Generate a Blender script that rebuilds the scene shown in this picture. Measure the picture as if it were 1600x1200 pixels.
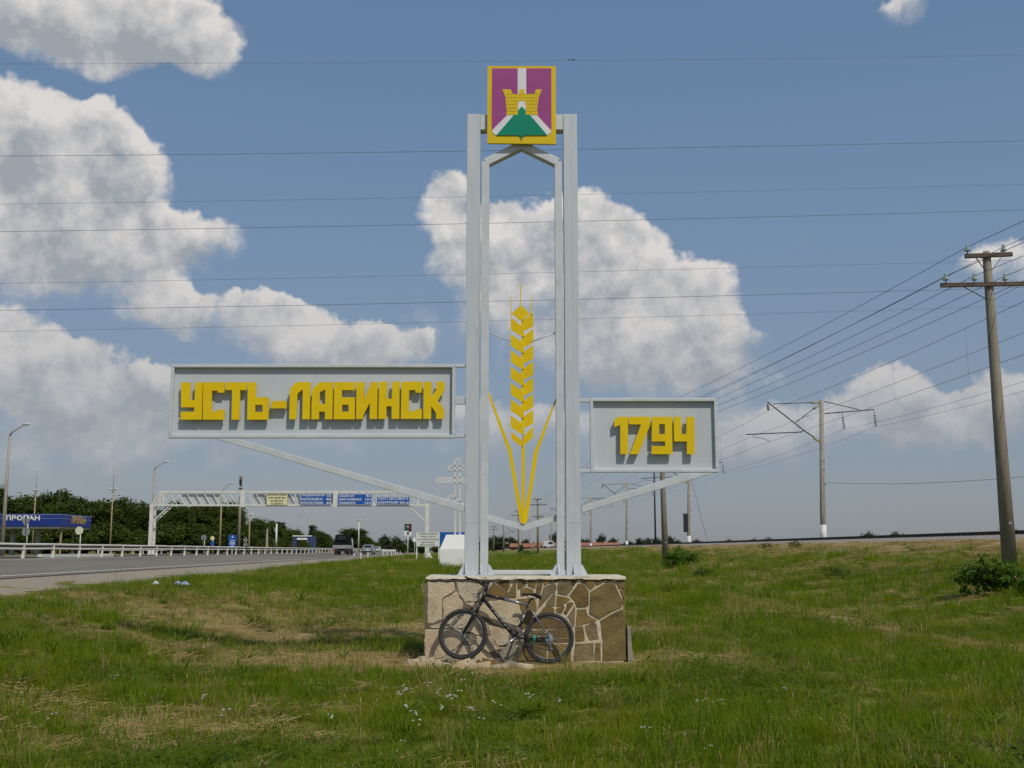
import bpy, math, random
import numpy as np
from mathutils import Vector, Matrix
from mathutils.geometry import tessellate_polygon

for o in list(bpy.data.objects):
    bpy.data.objects.remove(o)
scene = bpy.context.scene
C = scene.collection
R = math.radians

# ------------------------------------------------------------------ camera
FPX = 1726.0                      # focal length in photo pixels (1600 wide)
HCAM = 1.5
PITCH = math.atan(260.0 / FPX)
cam_d = bpy.data.cameras.new('camera')
cam_d.sensor_width = 36.0
cam_d.lens = 36.0 * FPX / 1600.0
cam_d.clip_start = 0.1
cam_d.clip_end = 6000
cam = bpy.data.objects.new('camera', cam_d)
C.objects.link(cam)
cam.location = (0, 0, HCAM)
cam.rotation_euler = (R(90) + PITCH, 0, 0)
scene.camera = cam

# ------------------------------------------------------------------ sun + exposure
LDIR = Vector((-0.62, 1.0, -1.5)).normalized()      # direction the sunlight travels
SUN_EL = math.asin(-LDIR.z)
SUN_ROT = math.atan2(-LDIR.x, -LDIR.y)
sun_d = bpy.data.lights.new('sun', 'SUN')
sun_d.energy = 3.0
sun_d.angle = R(0.53)
sun_d.color = (1.0, 0.94, 0.81)
sun = bpy.data.objects.new('sun', sun_d)
C.objects.link(sun)
sun.rotation_euler = LDIR.to_track_quat('-Z', 'Y').to_euler()
sun.location = (20, -30, 50)
scene.view_settings.view_transform = 'Standard'
scene.view_settings.look = 'None'
scene.view_settings.gamma = 1.0
scene.view_settings.use_curve_mapping = False
scene.view_settings.exposure = -0.12

scene.cycles.max_bounces = 5
scene.cycles.diffuse_bounces = 3
scene.cycles.glossy_bounces = 2
scene.cycles.transmission_bounces = 2

def ray(u, v):
    a = (u - 800.0) / FPX
    b = (600.0 - v) / FPX
    return Vector((a, math.cos(PITCH) - math.sin(PITCH) * b, math.sin(PITCH) + math.cos(PITCH) * b))

def P(u, v, y):
    """world point seen at photo pixel (u, v) in the vertical plane Y = y"""
    d = ray(u, v)
    t = y / d.y
    return Vector((d.x * t, y, HCAM + d.z * t))

# ------------------------------------------------------------------ world: sky + cumulus
world = bpy.data.worlds.new('World')
scene.world = world
world.use_nodes = True
try:
    world.cycles.sampling_method = 'MANUAL'
    world.cycles.sample_map_resolution = 512
except Exception:
    pass
wt = world.node_tree
wn, wl = wt.nodes, wt.links
wn.clear()

class NB:
    """tiny node builder"""
    def __init__(s, tree):
        s.t = tree
    def put(s, sock, val):
        if hasattr(val, 'is_linked'):
            s.t.links.new(val, sock)
        else:
            sock.default_value = val
    def math(s, op, a, b=None, c=None, clamp=False):
        n = s.t.nodes.new('ShaderNodeMath'); n.operation = op; n.use_clamp = clamp
        s.put(n.inputs[0], a)
        if b is not None: s.put(n.inputs[1], b)
        if c is not None: s.put(n.inputs[2], c)
        return n.outputs[0]
    def vec(s, op, a, b=None, c=None, out=0):
        n = s.t.nodes.new('ShaderNodeVectorMath'); n.operation = op
        s.put(n.inputs[0], a)
        if b is not None: s.put(n.inputs[1], b)
        if c is not None: s.put(n.inputs[2], c)
        return n.outputs['Value'] if op in ('DOT_PRODUCT', 'LENGTH', 'DISTANCE') else n.outputs[0]
    def mr(s, v, a, b, c, d, kind='SMOOTHSTEP'):
        n = s.t.nodes.new('ShaderNodeMapRange'); n.interpolation_type = kind
        s.put(n.inputs[0], v)
        for i, x in enumerate((a, b, c, d)):
            s.put(n.inputs[1 + i], x)
        return n.outputs[0]
    def noise(s, vec, scale, detail=4, rough=0.55, dist=0.0, color=False):
        n = s.t.nodes.new('ShaderNodeTexNoise')
        s.put(n.inputs['Vector'], vec)
        n.inputs['Scale'].default_value = scale
        n.inputs['Detail'].default_value = detail
        n.inputs['Roughness'].default_value = rough
        n.inputs['Distortion'].default_value = dist
        return n.outputs[1 if color else 0]
    def mix(s, f, a, b):
        n = s.t.nodes.new('ShaderNodeMix'); n.data_type = 'RGBA'
        s.put(n.inputs[0], f)
        for i, x in ((6, a), (7, b)):
            if isinstance(x, tuple) and len(x) == 3: x = x + (1.0,)
            s.put(n.inputs[i], x)
        return n.outputs[2]
    def sep(s, v):
        n = s.t.nodes.new('ShaderNodeSeparateXYZ'); s.put(n.inputs[0], v); return n.outputs
    def comb(s, x, y, z):
        n = s.t.nodes.new('ShaderNodeCombineXYZ')
        s.put(n.inputs[0], x); s.put(n.inputs[1], y); s.put(n.inputs[2], z); return n.outputs[0]

W = NB(wt)
sky = wn.new('ShaderNodeTexSky')
sky.sky_type = 'NISHITA'
sky.sun_disc = False
sky.sun_elevation = SUN_EL
sky.sun_rotation = SUN_ROT
sky.altitude = 80
sky.air_density = 1.0
sky.dust_density = 1.2
sky.ozone_density = 1.6
tc = wn.new('ShaderNodeTexCoord')
dirv = W.vec('NORMALIZE', tc.outputs['Generated'])
sx, sy, sz = W.sep(dirv)
az = W.math('ARCTAN2', sx, sy)
el = W.math('ARCSINE', sz)

def azel(u, v):
    d = ray(u, v).normalized()
    return math.atan2(d.x, d.y), math.asin(d.z)

# cumulus heaps: centre and radii given as seen in the photograph, kept as azimuth / elevation
HEAPS = [  # u, v, ru, rv, weight, softness shade
    (60, 25, 260, 66, 1.0), (225, 45, 165, 66, 1.0), (325, 95, 60, 42, .75), (150, 80, 170, 40, .6),
    (5, 205, 95, 80, 1.0), (60, 280, 185, 105, 1.05), (165, 205, 58, 52, .9), (195, 275, 85, 75, .8),
    (80, 385, 220, 75, .95), (275, 372, 125, 46, .85), (40, 440, 160, 45, .5),
    (275, 465, 70, 48, .75), (330, 490, 150, 46, .5), (430, 485, 70, 36, .55),
    (500, 535, 140, 58, .85), (600, 540, 90, 45, .7), (655, 527, 26, 24, .7),
    (40, 560, 95, 70, .95), (130, 600, 110, 66, .95), (245, 610, 60, 52, .8), (90, 640, 200, 55, .6),
    (705, 325, 62, 66, 1.0), (740, 390, 90, 66, .9), (830, 380, 100, 66, 1.0), (915, 365, 75, 62, .9),
    (960, 430, 110, 74, .95), (860, 470, 130, 80, .8), (1080, 475, 84, 66, 1.0), (1110, 545, 100, 70, .95),
    (1000, 540, 130, 70, .8), (900, 560, 150, 60, .65), (1060, 610, 190, 50, .6),
    (1385, 625, 80, 50, .8), (1460, 665, 100, 44, .75), (1570, 640, 70, 60, .75), (1575, 410, 75, 50, .75),
    (1415, 12, 42, 34, .6), (720, 480, 110, 70, .4), (1280, 690, 280, 60, .62), (500, 660, 430, 60, .66),
    (150, 720, 300, 50, .5), (960, 690, 260, 46, .5),
]
# heap centres are disturbed by noise so that the heaps billow
w1 = W.noise(dirv, 8.0, 4, .6, 0, True)
w2 = W.noise(dirv, 36.0, 3, .6, 0, True)
pv = W.comb(az, el, 0.0)
pv = W.vec('MULTIPLY_ADD', W.vec('SUBTRACT', w1, (.5, .5, .5)), (.070, .055, 0), pv)
pv = W.vec('MULTIPLY_ADD', W.vec('SUBTRACT', w2, (.5, .5, .5)), (.030, .030, 0), pv)
Fs = None
Ts = None
for (u, v, ru, rv, wgt) in HEAPS:
    a0, e0 = azel(u, v)
    ra, re = 1.22 * ru / FPX, 1.22 * rv / FPX
    q = W.vec('MULTIPLY_ADD', pv, (1 / ra, 1 / re, 0), (-a0 / ra, -e0 / re, 0))
    w = W.mr(W.vec('DOT_PRODUCT', q, q), 0.0, 1.0, wgt, 0.0)
    Fs = w if Fs is None else W.math('ADD', Fs, w)
    qy = W.vec('DOT_PRODUCT', q, (0, 1, 0))
    Ts = W.math('MULTIPLY', w, qy) if Ts is None else W.math('MULTIPLY_ADD', w, qy, Ts)
fb = W.noise(dirv, 18.0, 5, .58, .15)
fb2 = W.noise(dirv, 58.0, 4, .58, .1)
F = W.math('MULTIPLY_ADD', W.math('SUBTRACT', fb, .5), 1.25, Fs)
F = W.math('MULTIPLY_ADD', W.math('SUBTRACT', fb2, .5), .30, F)
# upper rims crisp, undersides soft
top = W.math('DIVIDE', Ts, W.math('MAXIMUM', Fs, .15))
soft = W.mr(top, -.5, .45, 1.15, .36)
alpha = W.mr(F, .27, W.math('ADD', .27, soft), 0.0, 1.0)
alpha = W.math('MULTIPLY', alpha, W.mr(el, .0, .17, .55, .97))
# relief: compare with the field a little towards the sun (up and to the right)
fbu = W.noise(W.vec('ADD', dirv, (.010, 0, .018)), 18.0, 5, .58, .15)
fb2u = W.noise(W.vec('ADD', dirv, (.003, 0, .005)), 62.0, 3, .62, .1)
rel = W.math('SUBTRACT', fb, fbu)
rel2 = W.math('SUBTRACT', fb2, fb2u)
lit = W.math('MULTIPLY_ADD', rel, 2.7, W.mr(top, -.55, .5, .16, .86))
lit = W.math('MULTIPLY_ADD', rel2, .75, lit)
lit = W.math('ADD', lit, W.mr(F, .5, 2.0, .12, -.22), clamp=True)
CLOUD_DARK = (4.2, 4.55, 5.0)
CLOUD_LIT = (8.9, 8.55, 8.25)
HAZE_COL = (3.25, 3.5, 4.05)
ccol = W.mix(lit, CLOUD_DARK, CLOUD_LIT)
# air low over the land dulls the clouds
ccol = W.mix(W.mr(el, .02, .30, .72, .0), ccol, (3.9, 4.2, 4.7))
def clear_sky():
    h = W.mix(W.mr(el, .0, .18, .0, 1.0, 'LINEAR'), HAZE_COL, (2.75, 3.72, 5.15))
    h = W.mix(W.mr(el, .18, .30, .0, 1.0, 'LINEAR'), h, (2.2, 3.45, 5.35))
    h = W.mix(W.mr(el, .30, .56, .0, 1.0, 'LINEAR'), h, (1.5, 2.75, 4.8))
    return W.mix(.72, sky.outputs[0], h)
skyc = clear_sky()
bg = wn.new('ShaderNodeBackground')
wl.new(W.mix(alpha, skyc, ccol), bg.inputs[0])
bg.inputs[1].default_value = 0.087
# the rest of the sky, out of frame: the same kind of broken cumulus, in simpler form
g1 = W.noise(W.vec('MULTIPLY', dirv, (1, 1, 2.2)), 4.2, 6, .56)
a2 = W.mr(g1, .53, .66, 0.0, .9)
a2 = W.math('MULTIPLY', a2, W.mr(el, .02, .2, .3, 1.0))
bg2 = wn.new('ShaderNodeBackground')
wl.new(W.mix(a2, clear_sky(), W.mix(W.mr(g1, .55, .75, 0, 1), (7.6, 7.5, 7.5), (5.2, 5.5, 6.0))), bg2.inputs[0])
bg2.inputs[1].default_value = 0.087
inside = W.math('MULTIPLY', W.math('LESS_THAN', W.math('ABSOLUTE', az), .72),
                W.math('MULTIPLY', W.math('GREATER_THAN', el, -.02), W.math('LESS_THAN', el, .68)))
ms = wn.new('ShaderNodeMixShader')
wl.new(inside, ms.inputs[0]); wl.new(bg2.outputs[0], ms.inputs[1]); wl.new(bg.outputs[0], ms.inputs[2])
wo = wn.new('ShaderNodeOutputWorld')
wl.new(ms.outputs[0], wo.inputs[0])

# ------------------------------------------------------------------ materials
MATS = {}
def pmat(name, c1, c2=None, scale=4.0, rough=.6, metal=0.0, bump=0.0, bscale=40.0, c3=None, s3=1.0, t3=(.55, .72),
         spec=.5, stretch=(1, 1, 1), lo=.35, hi=.65, coord='Object', rvar=.15, c4=None, s4=8.0, t4=(.64, .68)):
    """procedural principled material: two colours mixed by noise, an optional third as stains, noise bump"""
    m = bpy.data.materials.new(name); m.use_nodes = True
    t = m.node_tree; B = NB(t)
    bs = t.nodes['Principled BSDF']
    if coord == 'World':
        co = t.nodes.new('ShaderNodeNewGeometry').outputs['Position']
    else:
        co = t.nodes.new('ShaderNodeTexCoord').outputs['Object']
    cs = B.vec('MULTIPLY', co, stretch)
    n = B.noise(cs, scale, 6, .6)
    c2 = c2 or tuple(x * .8 for x in c1)
    col = B.mix(B.mr(n, lo, hi, 0, 1), c1, c2)
    if c3:
        n3 = B.noise(cs, s3, 7, .65)
        col = B.mix(B.mr(n3, t3[0], t3[1], 0, 1), col, c3)
    if c4:                                     # dark specks in the colour, imitating the dark of recessed pits and chips
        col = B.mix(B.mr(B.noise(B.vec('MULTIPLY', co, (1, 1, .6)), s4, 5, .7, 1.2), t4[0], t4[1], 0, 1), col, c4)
    t.links.new(col, bs.inputs['Base Color'])
    rr = B.math('MULTIPLY_ADD', n, rvar * 2, rough - rvar)
    t.links.new(rr, bs.inputs['Roughness'])
    bs.inputs['Metallic'].default_value = metal
    bs.inputs['Specular IOR Level'].default_value = spec
    if bump:
        bn = t.nodes.new('ShaderNodeBump'); bn.inputs['Strength'].default_value = bump
        bn.inputs['Distance'].default_value = .02
        t.links.new(B.noise(co, bscale, 6, .6), bn.inputs['Height'])
        t.links.new(bn.outputs[0], bs.inputs['Normal'])
    MATS[name] = m
    return m

def leafmat(name, c1, c2, trans=.35, rough=.55, wscale=.6, c3=None):
    """thin leaf or blade: colour varies from one instance to the next and over the land; some light passes through"""
    m = bpy.data.materials.new(name); m.use_nodes = True
    t = m.node_tree; B = NB(t); t.nodes.clear()
    geo = t.nodes.new('ShaderNodeNewGeometry')
    oi = t.nodes.new('ShaderNodeObjectInfo')
    n = B.noise(geo.outputs['Position'], wscale, 3, .6)
    f = B.math('MULTIPLY_ADD', oi.outputs['Random'], .45, B.math('MULTIPLY_ADD', B.math('SUBTRACT', n, .5), 1.3, .28), clamp=True)
    f2 = B.math('MULTIPLY_ADD', B.math('SUBTRACT', geo.outputs['Random Per Island'], .5), .6, f, clamp=True)
    col = B.mix(f2, c1, c2)
    if c3:
        col = B.mix(B.mr(geo.outputs['Random Per Island'], .80, .95, 0, .8), col, c3)
    d = t.nodes.new('ShaderNodeBsdfPrincipled'); d.inputs['Roughness'].default_value = rough
    d.inputs['Specular IOR Level'].default_value = .08
    tr = t.nodes.new('ShaderNodeBsdfTranslucent')
    mx = t.nodes.new('ShaderNodeMixShader'); mx.inputs[0].default_value = trans
    o = t.nodes.new('ShaderNodeOutputMaterial')
    t.links.new(col, d.inputs['Base Color'])
    t.links.new(B.vec('MULTIPLY', col, (1.25, 1.25, .7)), tr.inputs[0])
    t.links.new(d.outputs[0], mx.inputs[1]); t.links.new(tr.outputs[0], mx.inputs[2])
    t.links.new(mx.outputs[0], o.inputs[0])
    MATS[name] = m
    return m

silver = pmat('silver_paint', (.555, .59, .63), (.505, .54, .58), 3, .5, .05, .05, 60, c3=(.43, .40, .36), s3=2.2, t3=(.55, .8), stretch=(3, 3, .6))
silver_light = pmat('silver_tube', (.60, .625, .65), (.53, .555, .58), 5, .5, .05, .04, 60, c3=(.40, .37, .33), s3=3, t3=(.62, .85))
sheet = pmat('grey_sheet', (.525, .565, .605), (.485, .525, .565), 1.3, .55, .0, .03, 30, c3=(.47, .49, .49), s3=1.5, t3=(.55, .85), stretch=(1, 1, .5))
yellow = pmat('yellow_paint', (.80, .56, .003), (.75, .51, .003), 3, .55, 0, .03, 40, spec=.2, c3=(.42, .30, .03), s3=4, t3=(.63, .82))
shield_yellow = pmat('shield_yellow', (.74, .52, .012), (.69, .48, .012), 3, .55, spec=.2)
purple = pmat('shield_purple', (.36, .075, .26), (.33, .065, .235), 2.5, .55, spec=.2)
shield_white = pmat('shield_white', (.74, .74, .75), (.68, .68, .69), 3, .5)
shield_green = pmat('shield_green', (.003, .25, .155), (.003, .22, .135), 2.5, .55, spec=.2)
brick_line_m = pmat('brick_line', (.36, .26, .02), None, 3, .6)
mortar = pmat('mortar', (.66, .58, .43), (.54, .47, .34), 14, .9, 0, .4, 60, c3=(.42, .36, .26), s3=6, t3=(.6, .75))
crack = pmat('crack_grey', (.13, .105, .075), (.20, .165, .12), 9, .95, 0, .5, 50)
slab_top_m = pmat('slab_concrete', (.70, .63, .49), (.55, .49, .38), 8, .9, 0, .5, 50, c3=(.25, .22, .18), s3=5)
stone_b = [pmat('brown_stone_%s' % n, c, c2, 5, .72, 0, .6, 28, c3=c3, s3=4.2, t3=(.48, .68), stretch=(1, 1, 1.6), spec=.3) for n, c, c2, c3 in (
    ('ochre', (.245, .160, .050), (.19, .12, .036), (.13, .085, .04)),
    ('tan', (.275, .185, .062), (.215, .142, .045), (.15, .10, .05)),
    ('umber', (.20, .126, .042), (.15, .094, .032), (.10, .062, .03)),
    ('dark', (.115, .075, .045), (.085, .055, .035), (.06, .04, .03)),
    ('greyish', (.25, .195, .105), (.185, .14, .075), (.14, .10, .055)),
    ('olive', (.215, .165, .06), (.16, .118, .042), (.105, .078, .03)))]
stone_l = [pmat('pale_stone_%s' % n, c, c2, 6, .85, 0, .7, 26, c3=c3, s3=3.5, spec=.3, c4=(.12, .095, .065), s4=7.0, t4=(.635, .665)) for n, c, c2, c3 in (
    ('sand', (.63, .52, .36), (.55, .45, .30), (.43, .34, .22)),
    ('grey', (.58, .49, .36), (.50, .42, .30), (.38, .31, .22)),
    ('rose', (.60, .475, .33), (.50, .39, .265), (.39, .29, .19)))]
grey_stone = pmat('grey_stone', (.30, .28, .23), (.22, .20, .16), 6, .85, 0, .5, 30)
conc = pmat('pole_concrete', (.31, .265, .21), (.24, .205, .16), 3, .9, 0, .4, 30, c3=(.15, .125, .10), s3=2.0, stretch=(4, 4, .5))
conc_l = pmat('pale_concrete', (.33, .295, .24), (.27, .24, .20), 2.5, .9, 0, .3, 30, c3=(.19, .165, .14), s3=1.8, stretch=(3, 3, .4))
whitewash = pmat('whitewash', (.72, .72, .70), (.62, .62, .60), 3, .8)
wood_arm = pmat('old_timber', (.14, .105, .075), (.075, .055, .045), 6, .9, 0, .4, 40, stretch=(.4, 6, 6))
dark_steel = pmat('dark_steel', (.045, .045, .05), (.03, .03, .035), 8, .5, .4)
wire_m = pmat('wire_metal', (.11, .11, .12), (.09, .09, .10), 2, .5, .3)
glass_ins = pmat('insulator_glass', (.40, .50, .45), (.30, .40, .36), 8, .15, 0, spec=.7)
brown_ins = pmat('insulator_brown', (.07, .045, .035), None, 8, .3)
yellow_ins = pmat('insulator_yellow', (.40, .36, .16), None, 8, .4)
white_metal = pmat('white_painted_metal', (.72, .71, .66), (.64, .63, .585), 2, .5, 0, .05, 30, c3=(.40, .36, .29), s3=3.0, t3=(.62, .82))
rail_w = pmat('guard_rail_white', (.76, .74, .66), (.66, .63, .55), 1.2, .5, 0, .05, 30, c3=(.42, .38, .30), s3=1.5, t3=(.60, .85), stretch=(1, .3, 1))
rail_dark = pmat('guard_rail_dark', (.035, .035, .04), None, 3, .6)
block_white = pmat('limewash_block', (.80, .79, .77), (.76, .75, .73), 2, .85, 0, .1, 20)
blue_sign = pmat('sign_blue', (.012, .10, .42), (.012, .09, .37), 2, .4)
blue_canopy = pmat('canopy_blue', (.012, .035, .25), (.010, .03, .21), 1.5, .4)
blue_trim = pmat('canopy_trim', (.16, .22, .45), None, 2, .5)
white_print = pmat('white_print', (.82, .82, .82), (.78, .78, .78), 2, .5)
black_print = pmat('dark_print', (.05, .05, .06), None, 2, .6)
orange_print = pmat('orange_print', (.62, .36, .08), (.66, .48, .16), 2, .5)
yellow_board = pmat('pale_yellow_board', (.74, .72, .42), (.70, .68, .40), 2, .5)
mesh_grey = pmat('gantry_panel', (.55, .56, .58), (.48, .49, .51), 1.2, .6, .2)
lamp_grey = pmat('lamp_post_grey', (.36, .33, .27), (.28, .255, .21), 1, .7, .1)
lamp_yellow = pmat('lamp_post_ochre', (.34, .28, .14), (.28, .22, .11), 1, .7)
lamp_head_m = pmat('lamp_head', (.62, .62, .60), None, 3, .4)
sign_back = pmat('sign_back', (.36, .37, .37), (.30, .31, .31), 3, .5, .5)
cream_disc = pmat('cream_disc', (.66, .64, .47), (.62, .60, .45), 3, .5)
asphalt = pmat('asphalt', (.19, .162, .128), (.135, .115, .092), .35, .88, 0, .3, 60, c3=(.19, .17, .15), s3=6, stretch=(1, .12, 1), coord='World')
paint_line = pmat('road_paint', (.60, .58, .54), (.46, .44, .41), 3, .8, 0, coord='World', lo=.3, hi=.7)
gravel = pmat('gravel', (.36, .295, .22), (.25, .205, .155), 22, .95, 0, .9, 30, c3=(.19, .155, .115), s3=3.5, coord='World')
ballast = pmat('ballast', (.34, .30, .26), (.20, .175, .15), 9, .95, 0, 1.0, 9, c3=(.20, .15, .11), s3=.8, coord='World')
rust_rail = pmat('rail_rust', (.06, .04, .03), (.045, .03, .025), 3, .6, .5)
sleeper_m = pmat('sleeper', (.075, .06, .05), (.05, .04, .035), 4, .9)
brick_red = pmat('red_brick', (.25, .085, .05), (.19, .065, .04), .6, .9, coord='World')
brick_dark = pmat('dark_wall', (.14, .06, .045), None, .6, .9)
roof_red = pmat('terracotta_sheet', (.33, .14, .075), (.28, .115, .065), .2, .8, coord='World')
bark = pmat('bark', (.075, .06, .045), (.05, .04, .03), 6, .95, 0, .5, 20)
rubber = pmat('tyre_rubber', (.04, .039, .036), (.026, .025, .025), 20, .85, 0, .3, 80, c3=(.11, .095, .07), s3=9, t3=(.58, .8))
rim_m = pmat('rim_dark', (.10, .10, .105), (.16, .16, .165), 14, .4, .6)
bike_black = pmat('bike_black', (.012, .012, .014), (.02, .02, .022), 10, .35)
bike_silver = pmat('bike_silver', (.30, .31, .33), (.24, .25, .27), 10, .3, .6)
chrome = pmat('bike_alloy', (.52, .53, .55), (.44, .45, .47), 10, .3, .85)
saddle_m = pmat('saddle_leather', (.022, .018, .02), (.03, .026, .028), 20, .5)
green_tape = pmat('green_tape', (.01, .36, .24), None, 20, .5)
glass_dark = pmat('car_glass', (.012, .014, .016), None, 4, .1, 0, spec=.8)
car_silver = pmat('car_silver', (.40, .41, .43), (.36, .37, .39), 3, .3, .5)
car_white = pmat('car_white', (.62, .63, .64), None, 3, .3)
car_red = pmat('car_red', (.32, .02, .02), None, 3, .3)
tent_dark = pmat('dark_tarpaulin', (.006, .007, .008), (.010, .011, .012), 4, .9, spec=.1)
tail_grey = pmat('tailgate_grey', (.30, .31, .32), (.25, .26, .27), 3, .5)
lamp_red = pmat('tail_lamp_red', (.30, .01, .01), None, 3, .3)
film_blue = pmat('blue_plastic_film', (.30, .36, .55), (.40, .46, .62), 12, .4)
litter_white = pmat('white_litter', (.70, .70, .68), None, 12, .6)
bird_m = pmat('dark_plumage', (.02, .02, .022), None, 12, .7)

# ------------------------------------------------------------------ mesh building
def frame_of(d):
    d = d.normalized()
    up = Vector((0, 0, 1)) if abs(d.z) < .95 else Vector((0, 1, 0))
    a = d.cross(up).normalized()
    return a, a.cross(d).normalized()

class MB:
    def __init__(s):
        s.v = []; s.f = []; s.sm = []
    def add(s, vs, fs, smooth=False):
        b = len(s.v)
        s.v += [tuple(x) for x in vs]
        s.f += [tuple(b + i for i in f) for f in fs]
        s.sm += [smooth] * len(fs)
        return s
    def box(s, c, size, rz=0.0, rot=None, taper=1.0):
        hx, hy, hz = (x / 2 for x in size)
        m = rot or Matrix.Rotation(rz, 3, 'Z')
        c = Vector(c)
        vs = []
        for z, k in ((-hz, 1.0), (hz, taper)):
            for x, y in ((-hx, -hy), (hx, -hy), (hx, hy), (-hx, hy)):
                vs.append(c + m @ Vector((x * k, y * k, z)))
        return s.add(vs, [(3, 2, 1, 0), (4, 5, 6, 7), (0, 1, 5, 4), (1, 2, 6, 5), (2, 3, 7, 6), (3, 0, 4, 7)])
    def span(s, a, b):
        a, b = Vector(a), Vector(b)
        return s.box((a + b) / 2, tuple(abs(x) for x in (b - a)))
    def bar(s, p0, p1, w, h, side=None):
        """rectangular bar; w along `side` direction, h across it"""
        p0, p1 = Vector(p0), Vector(p1)
        d = (p1 - p0).normalized()
        if side is None:
            a, b = frame_of(d)
        else:
            b = Vector(side); b = (b - d * b.dot(d)).normalized(); a = d.cross(b)
            a, b = b, a
        vs = []
        for p in (p0, p1):
            for i, j in ((-1, -1), (1, -1), (1, 1), (-1, 1)):
                vs.append(p + a * (i * w / 2) + b * (j * h / 2))
        return s.add(vs, [(3, 2, 1, 0), (4, 5, 6, 7), (0, 1, 5, 4), (1, 2, 6, 5), (2, 3, 7, 6), (3, 0, 4, 7)])
    def tube(s, pts, rad, n=8, caps=True):
        pts = [Vector(p) for p in pts]
        if not hasattr(rad, '__len__'): rad = [rad] * len(pts)
        vs = []; fs = []
        a = None
        for i, p in enumerate(pts):
            d = (pts[min(i + 1, len(pts) - 1)] - pts[max(i - 1, 0)]).normalized()
            if a is None:
                a, b = frame_of(d)
            else:
                a = (a - d * a.dot(d)).normalized()
            b = d.cross(a)
            for k in range(n):
                t = 2 * math.pi * k / n
                vs.append(p + a * (rad[i] * math.cos(t)) + b * (rad[i] * math.sin(t)))
        for i in range(len(pts) - 1):
            for k in range(n):
                k2 = (k + 1) % n
                fs.append((i * n + k, i * n + k2, (i + 1) * n + k2, (i + 1) * n + k))
        s.add(vs, fs, True)
        if caps:
            base = len(s.v) - len(vs)
            s.f.append(tuple(base + k for k in reversed(range(n)))); s.sm.append(False)
            e = base + (len(pts) - 1) * n
            s.f.append(tuple(e + k for k in range(n))); s.sm.append(False)
        return s
    def ring(s, c, axis, r, t, n=40, m=8, flat=1.0):
        """torus of radius r and tube t round `axis`; `flat` squeezes the tube along the axis"""
        c = Vector(c); ax = Vector(axis).normalized(); a, b = frame_of(ax)
        vs = []; fs = []
        for i in range(n):
            th = 2 * math.pi * i / n
            d = a * math.cos(th) + b * math.sin(th)
            for j in range(m):
                ph = 2 * math.pi * j / m
                vs.append(c + d * (r + t * math.cos(ph)) + ax * (t * flat * math.sin(ph)))
        for i in range(n):
            for j in range(m):
                i2, j2 = (i + 1) % n, (j + 1) % m
                fs.append((i * m + j, i2 * m + j, i2 * m + j2, i * m + j2))
        return s.add(vs, fs, True)
    def lathe(s, c, axis, prof, n=14, smooth=True):
        c = Vector(c); ax = Vector(axis).normalized(); a, b = frame_of(ax)
        vs = []; fs = []
        for (h, r) in prof:
            for k in range(n):
                t = 2 * math.pi * k / n
                vs.append(c + ax * h + (a * math.cos(t) + b * math.sin(t)) * max(r, 1e-4))
        for i in range(len(prof) - 1):
            for k in range(n):
                k2 = (k + 1) % n
                fs.append((i * n + k, i * n + k2, (i + 1) * n + k2, (i + 1) * n + k))
        fs.append(tuple(reversed(range(n)))); fs.append(tuple((len(prof) - 1) * n + k for k in range(n)))
        return s.add(vs, fs, smooth)
    def prism(s, loops, y0, y1):
        """loops: [outer, hole, ...] lists of (x, z); extruded along Y from y0 (front) to y1"""
        loops = [[Vector((p[0], p[1], 0)) for p in l] for l in loops]
        tris = tessellate_polygon(loops)
        flat = [p for l in loops for p in l]
        n = len(flat)
        vs = [(p.x, y0, p.y) for p in flat] + [(p.x, y1, p.y) for p in flat]
        fs = []
        for t in tris:
            a, b, c = (flat[i] for i in t)
            ccw = (b - a).cross(c - a).z > 0
            t = tuple(t) if ccw else tuple(reversed(t))
            fs.append(t); fs.append(tuple(n + i for i in reversed(t)))
        k = 0
        for l in loops:
            m = len(l)
            for i in range(m):
                a, b = k + i, k + (i + 1) % m
                fs.append((a, b, n + b, n + a))
            k += m
        return s.add(vs, fs)
    def mesh(s, name, org=(0, 0, 0)):
        me = bpy.data.meshes.new(name)
        ox, oy, oz = org
        me.from_pydata([(x - ox, y - oy, z - oz) for x, y, z in s.v], [], s.f)
        me.polygons.foreach_set('use_smooth', s.sm)
        me.validate()
        return me
    def build(s, name, mat, parent=None, org=(0, 0, 0), bevel=0.0, fixn=False):
        me = s.mesh(name, org)
        me.materials.append(mat)
        o = bpy.data.objects.new(name, me)
        C.objects.link(o)
        if fixn:
            import bmesh
            bm = bmesh.new(); bm.from_mesh(me); bmesh.ops.recalc_face_normals(bm, faces=bm.faces); bm.to_mesh(me); bm.free()
        if parent is not None:
            o.parent = parent
        else:
            o.location = org
        if bevel:
            md = o.modifiers.new('bevel', 'BEVEL'); md.width = bevel; md.segments = 2; md.limit_method = 'ANGLE'
            md.angle_limit = R(40)
        return o

def tag(o, label, cat, group=None):
    o['label'] = label; o['category'] = cat
    if group: o['group'] = group
    return o
def kind(o, k):
    o['kind'] = k
    return o
def thing(name, label, cat, loc=(0, 0, 0), group=None):
    o = bpy.data.objects.new(name, None); C.objects.link(o)
    o.location = loc; o.empty_display_size = .2
    return tag(o, label, cat, group)
def dup(root, loc, label=None, rz=0.0, scale=None, group=None):
    r = root.copy(); C.objects.link(r); r.location = loc; r.rotation_euler = (0, 0, rz)
    if scale is not None: r.scale = scale if hasattr(scale, '__len__') else (scale,) * 3
    if label: r['label'] = label
    if group: r['group'] = group
    for ch in list(root.children):
        c = ch.copy(); C.objects.link(c); c.parent = r
        for g in list(ch.children):
            d = g.copy(); C.objects.link(d); d.parent = c
    return r

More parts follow.
